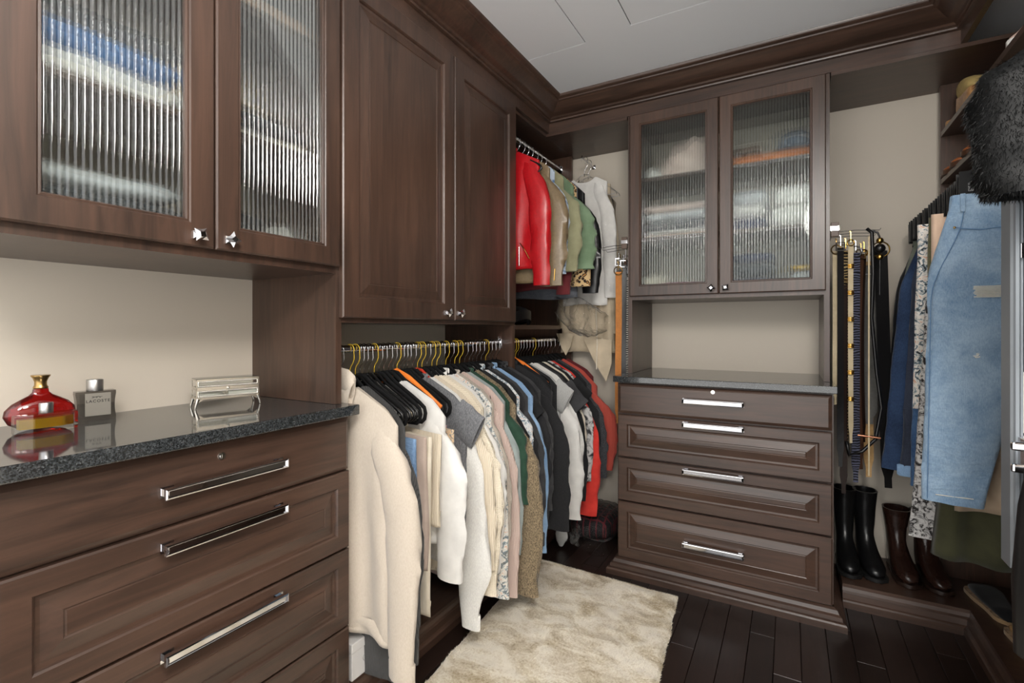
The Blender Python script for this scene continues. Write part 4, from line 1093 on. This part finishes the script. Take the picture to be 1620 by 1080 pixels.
# ---- shoes on the upper shelves
CORK = fabric('cork', (196,150,98), (150,106,62), 'marl', .5); YSUEDE = leather('mustard_suede', (206,180,116), .8); BLUSH = leather('blush_leather', (206,178,164), .45)
COGN = leather('cognac_leather', (168,96,52), .4); TAUPES = leather('taupe_suede', (156,146,132), .85)
def lowshoe(name, label, cat, mat, sole, x, y, z, rz, solez=.02, wedge=0, grp=None, high=.07, studs=None, zip_=None, open_=False):
    t = thing(name, label, cat, (x,y,z), rz, grp)
    mb = solemesh(.26,.045,.035,.0,solez)
    if wedge:
        for v in mb.bm.verts:
            if v.co.z > solez*.4: v.co.z += wedge*sm(.2,.02,v.co.y)*v.co.z/solez if False else wedge*(1-sm(.0,.2,v.co.y))*v.co.z/solez
    mb.build('sole', sole, t, True, 40)
    lift = lambda y: wedge*(1-sm(.0,.2,y))+solez-.004
    if open_:
        for yy, ww in ((.17,.045),(.05,.036)):
            mb = MB(); mb.loft([[(ww*math.cos(a)*1.02,yy+dy,lift(yy)+.045*math.sin(a)+e) for dy, e in ((-.014,0),(.014,0),(.014,.003),(-.014,.003))] for a in [k*PI/8 for k in range(9)]]); mb.build('strap', mat, t, True, 60)
        return t
    pr = [((-.004,.0),(-.004,high*.8),.02),((.01,.0),(.012,high*1.0),.032),((.06,.0),(.06,high),.036),((.12,.0),(.118,high*.95),.041),((.17,.0),(.165,high*.82),.045),((.22,.0),(.214,high*.6),.042),((.25,.0),(.245,.022),.03),((.262,.002),(.26,.012),.012)]
    pr = [((b[0],b[1]+lift(b[0])),(a[0],a[1]+lift(a[0])),w_) for b,a,w_ in pr]
    up = loftshoe(pr).build('upper', mat, t, True, 60)
    if studs:
        for k in range(5):
            yy = .05+k*.035; MB().sph((-.043,yy,lift(yy)+.022), .005, 8, 4, .6, 1, 1).build('stud', studs, up, True, 60)
    if zip_: MB().tube([(-.041,.10,lift(.1)+.02),(-.04,.09,lift(.1)+high)], .003, 6).build('zipper', zip_, up, True)
    return t
S1, S2 = 2.1675, 1.9475
def sh(name, label, cat, mat, sole, x, y, z, rz=PI/2, **k): return lowshoe(name, label, cat, mat, sole, x, y, z, rz, **k)
sh('clog', 'mustard suede clog with gold studs on a cork wedge', 'clog', YSUEDE, CORK, .665, 2.84, S1, rz=PI, solez=.05, wedge=.035, high=.085, studs=GOLD)
sh('sandal', 'red strapped sandal at the wall end of the upper shoe shelf', 'sandal', leather('red_sandal_leather',(170,70,46),.4), CORK, .88, 2.90, S1, open_=True)
sh('sneaker', 'blush leather sneaker with white sole', 'sneaker', BLUSH, WHITEP, .89, 2.22, S1, solez=.035, high=.10)
for k, (y, lb_) in enumerate(((2.90,'cognac flat sandal nearest the end panel'),(2.78,'cognac flat sandal second from the end panel'),(2.62,'cognac loafer between the sandals and the zipped bootie'))):
    sh('sandal' if k < 2 else 'loafer', lb_, 'sandal' if k < 2 else 'loafer', COGN, BR, .868, y, S2, open_=False, high=.035 if k < 2 else .05, grp='tan shoes on the lower shoe shelf')
boots('bootie', ['taupe suede bootie with a zip on the lower shoe shelf'], TAUPES, COGN, [(.87,0,PI/2)], 2.46, .185, 0, .045, SILVER, z0=S2)
# ================================================================== mirror, handbag, fur coat
mr = thing('pull_out_mirror', 'slim aluminium-framed pull-out mirror beside the light jeans', 'mirror', (.60,1.47,.73))
X0, X1, Z0, Z1, YA, YB = .412, .78, .735, 1.60, 1.437, 1.498
def TM(u,v,n): return (X0+u, YB-n, Z0+v)
MB().rings(X1-X0, Z1-Z0, [(0,0),(0,.052),(.004,.056),(.006,.061),(.012,.061),(.016,.054),(.020,.054),(.020,.0)], TM, False).build('frame', ALU, mr)
MB().box(X0+.02,X1-.02,YA+.012,YB-.004,Z0+.02,Z1-.02).build('mirror_glass', MIRROR, mr)
for z in (.955, 1.0): MB().box(.396,.56,YA-.058,YA-.044,z,z+.018,.004).build('handle_bar', CHROME, mr)
mb = MB(); mb.box(.420,.434,YA-.044,YA+.012,.95,1.022,.002); mb.build('handle_mount', CHROME, mr); mb = MB(); mb.box(.54,.554,YA-.044,YA+.012,.95,1.022,.002); mb.build('handle_mount', CHROME, mr)
MB().box(.425,.431,YA-.004,YA+.004,1.40,1.432,.001).build('catch', CHROME, mr)
mb = MB(); mb.box(.77,.80,1.47,1.599,1.2,1.24); mb.box(.77,.80,1.47,1.599,1.4,1.44); mb.build('slide_arm', STEEL, mr)
hb = thing('handbag', 'black leather handbag hanging in front of the mirror', 'handbag', (.53,1.33,.62))
mb = MB(); R = []
for z, k, ky in ((.60,.9,.7),(.61,1,1),(.75,1.02,1.1),(.90,.96,.8),(.955,.9,.4),(.96,.86,.3)):
    R.append([(.53+.145*k*math.copysign(abs(math.cos(2*PI*i/20))**.5, math.cos(2*PI*i/20)), 1.335+.045*ky*math.sin(2*PI*i/20), z) for i in range(20)])
mb.loft(R); mb.build('body', BKBOOT, hb, smooth=50)
MB().tube([(.44,1.335,.95),(.45,1.36,1.0),(.48,1.39,1.026),(.51,1.40,1.03),(.56,1.37,1.02),(.62,1.335,.95)], .007, 8).build('strap', BKBOOT, hb, smooth=60)
FUR = fabric('black_fur', (9,10,11), (4,5,5), 'plain', 2, .5, .0)
fc = garment('black fur coat', 'coat', FUR, 1.33, 1.15, .245, 'long', 1.475, T=.03, rx=.69, rz=2.10, hk='plastic', r0=.085, r1=.08, out=.075, flat=.6, where='on the rail by the pull-out mirror', yaw=0, grp=None, drop=.0)
random.seed(21)
for part in list(fc.children):
    me = part.data; vs, fs = [], []
    me.calc_loop_triangles(); tris = me.loop_triangles; ar = [t_.area for t_ in tris]
    for t_ in random.choices(list(tris), weights=ar, k=16000 if part.name.startswith('body') else 14000):
        a, b, c = [me.vertices[i] for i in t_.vertices]; u, v_ = random.random(), random.random()
        if u+v_ > 1: u, v_ = 1-u, 1-v_
        p = a.co+(b.co-a.co)*u+(c.co-a.co)*v_; n = t_.normal
        d = (n*.6+Vector((0,0,-1))*.9+Vector((random.gauss(0,.35),random.gauss(0,.35),random.gauss(0,.35)))).normalized()*random.uniform(.007,.014)
        q = d.cross(Vector((random.random(),random.random(),random.random()))).normalized()*.0006
        i = len(vs); vs += [p-q, p+q, p+d]; fs.append((i,i+1,i+2))
    m2 = bpy.data.meshes.new('fur'); m2.from_pydata(vs, [], fs); o = link('fur', m2, FUR, part); o['kind'] = 'stuff'
# ================================================================== perfume bottles and jewellery box on the granite
ZT = 1.0105
def liquid(name, rgb, rough=.05):
    return clear(name, rgb, .0, .02, .02, 1.2)
REDG = clear('red_glass', (214,66,60), .05, .03, .02, 1.05, body=.13); YLIQ = clear('yellow_perfume', (236,202,44), 0, .02, .02, 1.1, body=.5); SMOKE = clear('smoky_glass', (150,146,142), .15, .08, .02, 1.1); CLRG = clear('clear_bottle_glass', (246,249,247), .08, .04, .02, 1.1)
AMB = liquid('amber_perfume', (206,120,40))
bx, by = -1.575, .463
t = thing('perfume_bottle', 'red fan-shaped perfume bottle with flared gold cap', 'perfume bottle', (bx,by,ZT))
R = []
prof = [(.018,0),(.040,.004),(.058,.016),(.0665,.034),(.064,.048),(.052,.062),(.036,.072),(.022,.080),(.0155,.087),(.0145,.095)]
mb = MB(); mb.loft([[(bx+.36*r_*(1 if z < .07 else 1+(z-.07)*60*.04)*math.cos(2*PI*k/32), by+r_*math.sin(2*PI*k/32), ZT+z) for k in range(32)] for r_, z in prof]); mb.build('bottle', REDG, t, smooth=60)
MB().lathe([(.0001,.0955),(.013,.0955),(.0145,.098),(.0115,.104),(.0115,.112),(.0145,.121),(.018,.126),(.018,.128),(.0001,.128)], (bx,by,ZT), 24).build('cap', BRASS, t, smooth=40)
bx, by = -1.515, .455
t = thing('perfume_bottle', 'low faceted clear bottle of yellow perfume with silver cap', 'perfume bottle', (bx,by,ZT))
def hexr(s_, z): return [(bx+x*s_, by+y*s_, ZT+z) for x, y in ((.020,-.028),(.020,.028),(.008,.056),(-.012,.056),(-.016,0),(-.012,-.056),(.008,-.056))]
mb = MB(); mb.loft([hexr(.97,0),hexr(1,.003),hexr(1,.040),hexr(.96,.043)]); mb.build('bottle', CLRG, t)
mb = MB(); mb.loft([hexr(.86,.011),hexr(.86,.033)]); mb.build('perfume', YLIQ, t)
MB().lathe([(.0001,.0435),(.0125,.0435),(.013,.045),(.013,.066),(.0118,.0675),(.0001,.0675)], (bx,by,ZT), 20).build('cap', STEEL, t, smooth=40)
# grey bottle with the crocodile emblem
bx, by = -1.60, .578; rz = -.18
t = thing('perfume_bottle', 'grey glass LACOSTE perfume bottle with brushed cylinder cap', 'perfume bottle', (bx,by,ZT), rz)
def br(w_, z): return [(x, y, z) for x, y in ((.0165,-w_),(.0165,w_),(-.0165,w_),(-.0165,-w_))]
rows = [(.0385+.0022*((z/.076-.5)*2)**2*2 , z) for z in [k*.076/10 for k in range(11)]]
mb = MB(); mb.loft([br(w_-.002 if z in (0,.076) else w_, z) for w_, z in rows]); mb.build('bottle', SMOKE, t, True)
MB().box(-.0135,.0135,-.029,.029,.012,.068).build('perfume', clear('grey_perfume', (168,160,150), .1, .02, .02, 1.1), t, True)
pl = MB().box(.0168,.0176,-.0225,.030,.012,.071).build('label_plate', plain('silver_plate', (150,147,140), .35, .55), t, True)
MB().lathe([(.0001,.0765),(.0175,.0765),(.018,.078),(.018,.104),(.0168,.106),(.0001,.106)], (0,.0,0), 28).build('cap', plain('brushed_aluminium', (190,190,190), .35, 1), t, True, 40)
INK = plain('dark_print', (34,34,36), .5)
cu = bpy.data.curves.new('lettering', 'FONT'); cu.body = 'LACOSTE'; cu.size = .0098; cu.offset = .00022; cu.align_x = 'CENTER'; cu.extrude = .0001; cu.space_character = 1.25
tmp = bpy.data.objects.new('lettering', cu); C.objects.link(tmp)
dg = bpy.context.evaluated_depsgraph_get(); me = bpy.data.meshes.new_from_object(tmp.evaluated_get(dg)); bpy.data.objects.remove(tmp)
me.materials.clear(); lt = link('lettering', me, INK, t)
lt.matrix_basis = Matrix.Translation((.0178,.0036,.047)) @ Matrix(((0,0,1,0),(1,0,0,0),(0,1,0,0),(0,0,0,1)))
# crocodile emblem: body, open jaw, raised tail, legs
cro = [[(-.0085,.0002),(-.004,.0022),(.001,.0026),(.005,.0016),(.0085,.0028),(.0092,.0038),(.0078,.0036),(.0052,.0028),(.001,.0042),(-.004,.0036)],
       [(-.0085,.0010),(-.0128,-.0004),(-.0125,.0006),(-.0088,.0022)], [(-.0085,.0016),(-.0128,.0034),(-.0118,.0042),(-.0075,.0034),(-.004,.0036)],
       [(-.003,.0024),(-.004,.0000),(-.0025,.0000),(-.001,.0026)], [(.003,.0022),(.003,.0000),(.0045,.0000),(.005,.0018)]]
mb = MB()
for poly in cro:
    mb.loft([[(.0178,y+.0036,z+.0585) for y, z in poly],[(.0180,y+.0036,z+.0585) for y, z in poly]])
mb.build('emblem', INK, t, True)
# jewellery box: runs along y between .79 and .95
bx, by = -1.54, .89
t = thing('jewellery_box', 'silver beaded glass jewellery box on curved feet', 'jewellery box', (bx,by,ZT), -.30)
W2, D2 = .086, .033
def rail_(mb, z0, z1, w_=W2, d_=D2, s_=.0022):
    for z in (z0, z1):
        mb.box(d_-s_,d_,-w_,w_,z-s_,z+s_); mb.box(-d_,-d_+s_,-w_,w_,z-s_,z+s_)
        mb.box(-d_,d_,-w_,-w_+s_,z-s_,z+s_); mb.box(-d_,d_,w_-s_,w_,z-s_,z+s_)
    for a in (-1,1):
        for b_ in (-1,1): mb.box(min(a*d_,a*(d_-s_)),max(a*d_,a*(d_-s_)),min(b_*w_,b_*(w_-s_)),max(b_*w_,b_*(w_-s_)),z0,z1)
mb = MB(); rail_(mb, .030, .056); mb.box(-D2,D2,-W2,W2,.0268,.0285); mb.build('base_frame', SILVER, t, True)
ld_ = MB(); rail_(ld_, .061, .085, W2, D2); ldo = ld_.build('lid_frame', SILVER, t, True)
def beads(z0, z1, parent):
    mb = MB(); n = 34
    for z in (z0+.0052, z1-.0052):
        for k in range(n): mb.sph((D2+.0004,-W2+.006+k*(2*W2-.012)/(n-1),z), .0027, 6, 4)
    for y in (-W2+.005, W2-.005):
        for k in range(5): mb.sph((D2+.0004,y,z0+.007+k*(z1-z0-.014)/4), .0027, 6, 4)
    o = mb.build('beading', SILVER, parent, True, 180, 'stuff')
beads(.030,.056,t); beads(.061,.085,ldo)
MB().box(D2-.0022,D2-.0012,-W2+.002,W2-.002,.032,.054).build('glass_pane', PANE, t, True)
MB().box(D2-.0022,D2-.0012,-W2+.002,W2-.002,.063,.083).build('glass_pane', PANE, ldo, True)
MB().box(-D2,D2,-W2,W2,.0872,.0886).build('lid_glass', plain('dark_mirror_lid',(70,78,74),.05,.6), ldo, True)
MB().box(-D2+.003,D2-.006,-.005,-.002,.0288,.054).build('divider', SILVER, t, True)
LIN = fabric('white_satin_lining', (232,226,218), (220,214,206))
mb = MB(); mb.sph((0,-.044,.0375), .009, 16, 8, 2.8, 4.2, .95); mb.build('cushion', LIN, t, True, 180)
MB().box(-D2+.004,D2-.005,0,W2-.004,.0288,.052,.002).build('lining', LIN, t, True)
MB().sph((D2+.002,-.002,.058), .0045, 8, 6).build('clasp', SILVER, t, True, 180)
for a in (-1,1):
    for b_ in (-1,1):
        MB().tube([(a*D2*.98,b_*(W2-.004),.030),(a*D2*1.0,b_*(W2-.001),.018),(a*D2*1.0,b_*(W2+.002),.008),(a*D2*1.0,b_*(W2+.003),.0005)], [.006,.0045,.0035,.0028], 8).build('foot', SILVER, t, True, 60)
        mb = MB(); mb.loft([[(a*D2*.97,b_*(W2-.02),.0275),(a*D2*.97,b_*W2,.0275),(a*D2*.97,b_*W2,.014)],[(a*D2*1.0,b_*(W2-.02),.0275),(a*D2*1.0,b_*W2,.0275),(a*D2*1.0,b_*W2,.014)]]); mb.build('foot_bracket', SILVER, t, True)
# ================================================================== things behind the reeded glass
def folded(name, label, cat, mat, x, y, z, wx, wy, h, seed=1, grp=None, rz=0, folds=2):
    mb = MB(); R = []; n = 20; m = 12; off = Vector((seed*3.7,0,0))
    for k in range(m+1):
        u = -1+2*k/m; e = max(.0,1-abs(u)**8)**.5
        ring = []
        for i in range(n):
            t_ = 2*PI*i/n; cx = math.copysign(abs(math.cos(t_))**.35, math.cos(t_)); cz = math.copysign(abs(math.sin(t_))**.6, math.sin(t_))
            lay = 1-.03*abs(math.sin(cz*PI*folds/1.0))
            p = Vector((wx/2*cx*lay*(.94+.06*e), wy/2*u, h/2+h/2*cz*(.25+.75*e)))
            w_ = noise.noise(p*14+off)*.006
            p.x += w_; p.z = max(0, p.z+(w_ if p.z > h*.4 else 0)); ring.append(p)
        R.append(ring)
    mb.loft(R); o = mb.build(name, mat, None, True, 60); o.location = (x,y,z); o.rotation_euler = (0,0,rz)
    return tag(o, label, cat, grp)
def heap(name, label, cat, mat, x, y, z, rx_, ry_, h, seed=1, grp=None):
    mb = MB(); n = 28; m = 14; off = Vector((seed*5.3,0,0)); R = []
    for j in range(m+1):
        f = PI/2*j/m
        ring = []
        for k in range(n):
            t_ = 2*PI*k/n; p = Vector((rx_*math.cos(f)**.7*math.cos(t_) if j < m else .002*math.cos(t_), ry_*math.cos(f)**.7*math.sin(t_) if j < m else .002*math.sin(t_), h*math.sin(f)))
            w_ = 1+.35*noise.noise(Vector((p.x*13,p.y*13,p.z*16))+off)+.12*noise.noise(Vector((p.x*40,p.y*40,p.z*40))+off)
            p *= w_; p.z = max(0,p.z); ring.append(p)
        R.append(ring)
    mb.loft(R); o = mb.build(name, mat, None, True, 70); o.location = (x,y,z)
    return tag(o, label, cat, grp)
BLUEK = fabric('blue_knit', (60,110,170), (46,90,146)); PATT = fabric('beige_pattern', (206,176,150), (90,70,60), 'leopard', .6); GRN = fabric('moss_knit', (112,118,76), (96,102,62))
STRAW = fabric('straw', (222,196,152), (196,166,118), 'zebra', 4); PINKK = fabric('pale_pink_cotton', (234,214,204), (224,200,190)); MAG = fabric('magenta_knit', (176,56,110), (150,44,92))
ORG = fabric('orange_towel', (222,130,62), (204,112,50)); LGREY = fabric('pale_grey_cotton', (198,202,206), (182,186,190)); NAVY = fabric('navy_knit', (52,60,92), (40,46,74)); DGREY = fabric('slate_knit', (70,74,80), (56,60,66)); PEACHK = fabric('peach_knit', (224,188,156), (208,170,138))
def stack(x, y, z, wx, wy, items, along='y', grp='folded clothes behind reeded glass'):
    for k, (what, mat, h) in enumerate(items):
        folded('folded_garment', what, 'folded clothes', mat, x+random.uniform(-.006,.006), y+random.uniform(-.006,.006), z+.0005, wx*random.uniform(.95,1), wy*random.uniform(.94,1), h, k+int(abs(y)*100), grp, random.uniform(-.03,.03)); z += h+.0008
random.seed(5)
# left cabinet: floor 1.4475, shelves 1.7765 and 2.1275
LX = -1.43
stack(LX,.50,1.4475,.26,.32,[('beige patterned scarf folded at the bottom behind the left glass door',PATT,.05),('slate knit folded over the patterned scarf',DGREY,.05),('pale grey shirt folded over the slate knit',LGREY,.045)])
stack(LX,.50,1.7765,.27,.33,[('white sweater folded on the middle shelf behind the left glass door',WHITE,.06),('bright blue knit folded on the white sweater',BLUEK,.05),('slate jersey folded on the blue knit',DGREY,.045)])
stack(LX,.50,2.128,.26,.32,[('pale grey sweater folded on the top shelf of the perfume cabinet',LGREY,.07),('oat sweater folded over the pale grey one on the top shelf',OAT,.06)])
stack(LX,.80,1.4475,.25,.17,[('moss green knit folded beside the white heap',GRN,.075),('dark slate knit folded over the moss green one',DGREY,.05)])
heap('rumpled_top','rumpled white top heaped at the bottom behind the glass','rumpled clothes',WHITE,-1.40,.965,1.4475,.085,.07,.12,3,'rumpled clothes behind glass')
stack(LX,.86,1.7765,.26,.30,[('cream scarf folded flat on the middle shelf under the straw hat',CREAM2,.025),('slate sweater folded on the cream scarf',DGREY,.06)])
ht = thing('straw_hat','round straw hat on the folded slate sweater','hat',(LX,.80,1.864),0)
MB().lathe([(.0001,.115),(.03,.113),(.06,.10),(.074,.07),(.078,.02),(.08,.012),(.13,.006),(.13,.002),(.0001,.002)], (LX,.80,1.8645), 28).build('crown_and_brim', STRAW, ht, smooth=40)
MB().lathe([(.079,.014),(.0805,.014),(.079,.034),(.0775,.034)], (LX,.80,1.8645), 28).build('ribbon', CREAM2, ht, smooth=40)
stack(LX,.86,2.128,.26,.30,[('peach knit folded at the top behind the right glass door',PEACHK,.05),('slate cardigan folded at the top over the peach knit',DGREY,.06)])
# back cabinet: floor 1.4275, shelves 1.7415 and 2.0625
BY = 2.83
heap('rumpled_top','cream wool throw rumpled at the bottom of the dresser cabinet','rumpled clothes',CREAM2,-.66,2.78,1.4275,.07,.09,.13,4,'rumpled clothes behind glass')
stack(-.49,BY,1.4275,.30,.28,[('magenta knit folded at the bottom of the dresser cabinet',MAG,.075)])
stack(-.53,BY,1.7415,.36,.28,[('peach top folded on the middle shelf above the magenta knit',PEACHK,.02),('white top folded on the peach one',WHITE,.02),('dark slate knit folded on the white top',DGREY,.05),('pale grey shirt folded under the pink one',LGREY,.05),('pale pink shirt folded topmost under the cream heap shelf',PINKK,.04)])
heap('rumpled_top','big heap of cream and pink sweaters on the top shelf','rumpled clothes',PINKK,-.50,2.80,2.0625,.14,.11,.20,6,'rumpled clothes behind glass')
heap('rumpled_top','white blouse slumped at the side of the pink heap','rumpled clothes',WHITE,-.66,2.77,2.0625,.07,.08,.08,8,'rumpled clothes behind glass')
stack(-.17,BY,1.4275,.22,.28,[('navy knit folded at the bottom beside the gold bag',NAVY,.08),('slate cardigan folded on the navy knit',DGREY,.07),('dark navy top folded on the slate cardigan',NAVY,.05)])
stack(.06,BY,1.4275,.12,.28,[('pale grey towel folded next to the navy knits',LGREY,.10),('mustard cloth folded on the pale grey towel',YELLOW,.03)])
stack(-.20,BY,1.7415,.20,.28,[('navy sweater folded on the middle shelf of the dresser cabinet',NAVY,.07),('white blouse folded on the navy sweater',WHITE,.06),('pale grey blouse folded on the white blouse',LGREY,.07)])
stack(.025,BY,1.7415,.20,.28,[('white towel folded beside the navy sweater',WHITE2,.11),('soft white jersey folded on the white towel',WHITE2,.09)])
stack(-.085,BY,2.0625,.40,.28,[('orange towel folded on the top shelf',ORG,.06)])
stack(-.20,BY,2.1235,.14,.2,[('brown knit folded on the orange towel',fabric('brown_knit',(112,86,68),(92,70,54)),.05)])
ht = thing('denim_cap','rounded grey blue hat on the orange towel','hat',(.02,2.80,2.124),0)
MB().lathe([(.0001,.10),(.04,.095),(.07,.075),(.082,.03),(.084,.01),(.115,.004),(.115,.0),(.0001,.0)], (.02,2.80,2.1243), 28).build('crown_and_brim', fabric('blue_grey_felt',(112,122,138),(96,106,122)), ht, smooth=40)
# ================================================================== bag on the shelf, plastic covers, box, corner bundle
bg = thing('belt_bag','black leather bag with a thick curved strap lying on the shelf','bag',(-1.36,2.42,1.2705))
mb = MB(); R = []
for k in range(13):
    u = -1+2*k/12; e = (1-abs(u)**4)**.5+.05
    R.append([(-1.40+.09*e*math.cos(2*PI*i/16), 2.44+.14*u, 1.2705+.055+.054*e*math.copysign(abs(math.sin(2*PI*i/16))**.7, math.sin(2*PI*i/16))) for i in range(16)])
mb.loft(R); mb.build('body', BKBOOT, bg, smooth=60)
mb = MB(); R = []
for k in range(15):
    a = PI*1.15*k/14-.2
    c = Vector((-1.29+.035*math.sin(a)-.02, 2.40-.10*math.cos(a), 1.2705+.03+.03*math.sin(a)))
    R.append([c+Vector((dx,0,dz)) for dx, dz in ((-.004,-.026),(.004,-.026),(.004,.026),(-.004,.026))])
mb.loft(R); mb.build('strap', BKBOOT, bg, smooth=60)
def crumple(fn, nu, nv, amp, seed):
    mb = MB(); off = Vector((seed*9.1,0,0)); G = []
    for j in range(nv+1):
        row = []
        for i in range(nu+1):
            p = Vector(fn(i/nu, j/nv))
            n1 = Vector((noise.noise(p*11+off), noise.noise(p*11+off*2), noise.noise(p*9+off*3)))
            n2 = Vector((noise.noise(p*34+off), noise.noise(p*34+off*2), noise.noise(p*34+off*3)))
            n3 = abs(n2.x)*n2
            row.append(mb.v(p+n1*amp+n2*amp*.35+n3*amp*.6))
        G.append(row)
    for j in range(nv):
        for i in range(nu): mb.f([G[j][i],G[j][i+1],G[j+1][i+1],G[j+1][i]])
    return mb
def tubef(cx, cy, rx_, ry_, z0, z1, top=.3):
    def fn(u, v):
        a = 2*PI*u; k = top+(1-top)*sm(0,.18,v); k *= 1+.12*sm(.6,1,v)
        return (cx+rx_*k*math.copysign(abs(math.cos(a))**.6, math.cos(a)), cy+ry_*(.5+.5*sm(0,.3,v))*math.sin(a), z0+(z1-z0)*v-(.09*(1-k) if v < .2 else 0)*0)
    return fn
o = crumple(tubef(-1.115,2.925,.185,.085,2.20,1.16), 64, 70, .012, 1).build('plastic_cover', POLY, None, smooth=180)
tag(o, 'clear crumpled dry-cleaning plastic over the trench coat', 'plastic cover')
def bunch(u, v):
    a = 2*PI*u; r_ = .05+.06*math.sin(v*PI)
    return (-1.22+.25*v, 2.66+.20*v+r_*.6*math.cos(a), 1.40-.20*v+.08*v*v+r_*math.sin(a))
o = crumple(bunch, 40, 44, .018, 2).build('plastic_bunch', POLY, None, smooth=180)
tag(o, 'bunched clear plastic wrap hanging off the shelf edge', 'plastic wrap')
sb = thing('shoe_box','white cardboard shoe box on the plinth under the cream hoodie','box',(-1.37,1.24,.0995),.0)
CARD = plain('white_card',(214,212,210),.7)
MB().box(-1.56,-1.24,1.125,1.305,.0995,.19,.002).build('box_body', CARD, sb); MB().box(-1.563,-1.237,1.122,1.308,.191,.222,.003).build('box_lid', CARD, sb)
mb = MB(); mb.tube([(-1.2395,1.20+.028*math.cos(2*PI*k/24),.150+.016*math.sin(2*PI*k/24)) for k in range(25)], .0009, 5); mb.build('oval_print', plain('grey_print',(150,150,150),.7), sb)
# comforter in a plastic bag on the floor of the corner
PLD = fabric('dark_plaid', (30,28,30), (96,34,40), 'plaid', 1.6)
cb = thing('bagged_blanket','dark plaid blanket wrapped in clear plastic on the floor in the corner','blanket',(-.99,2.80,0))
mb = MB(); R = []
for k in range(15):
    u = -1+2*k/14; e = max(.06,(1-abs(u)**5)**.5)
    R.append([Vector((-1.025+.145*u, 2.85+.17*e*math.copysign(abs(math.cos(2*PI*i/24))**.6, math.cos(2*PI*i/24)), max(.002,.085+.08*e*math.copysign(abs(math.sin(2*PI*i/24))**.7, math.sin(2*PI*i/24))*(1+.25*noise.noise((u*3,i*.5,2)))))) for i in range(24)])
mb.loft(R); mb.build('blanket', PLD, cb, smooth=60)
def bagf(u, v):
    a = 2*PI*u; uu = -1+2*v; e = max(.12,(1-abs(uu)**4)**.5)
    return (-1.025+.17*uu, 2.84+.20*e*math.cos(a), max(.012,.095+.095*e*math.sin(a)))
crumple(bagf, 56, 40, .014, 4).build('plastic_bag', POLY, cb, smooth=180)
def flapf(u, v): return (-1.14+.27*u, 2.62-.05*math.sin(u*PI)-.03*v, .15-.13*v+.03*math.sin(u*5)*v)
crumple(flapf, 40, 16, .016, 6).build('plastic_flap', POLY, cb, smooth=180)
tw = thing('tissue_wad','crumpled pale paper wad hanging under the plastic bag edge','paper',(-1.14,2.60,.0))
tw.location = (-1.135,2.56,0)
def wad(u, v): a = 2*PI*u; return (-1.135+(.012+.022*math.sin(v*PI))*math.cos(a), 2.56+(.012+.02*math.sin(v*PI))*math.sin(a), .012+.13*v)
crumple(wad, 24, 20, .008, 9).build('paper', fabric('tissue_paper',(206,206,202),(190,190,186)), tw, smooth=60)
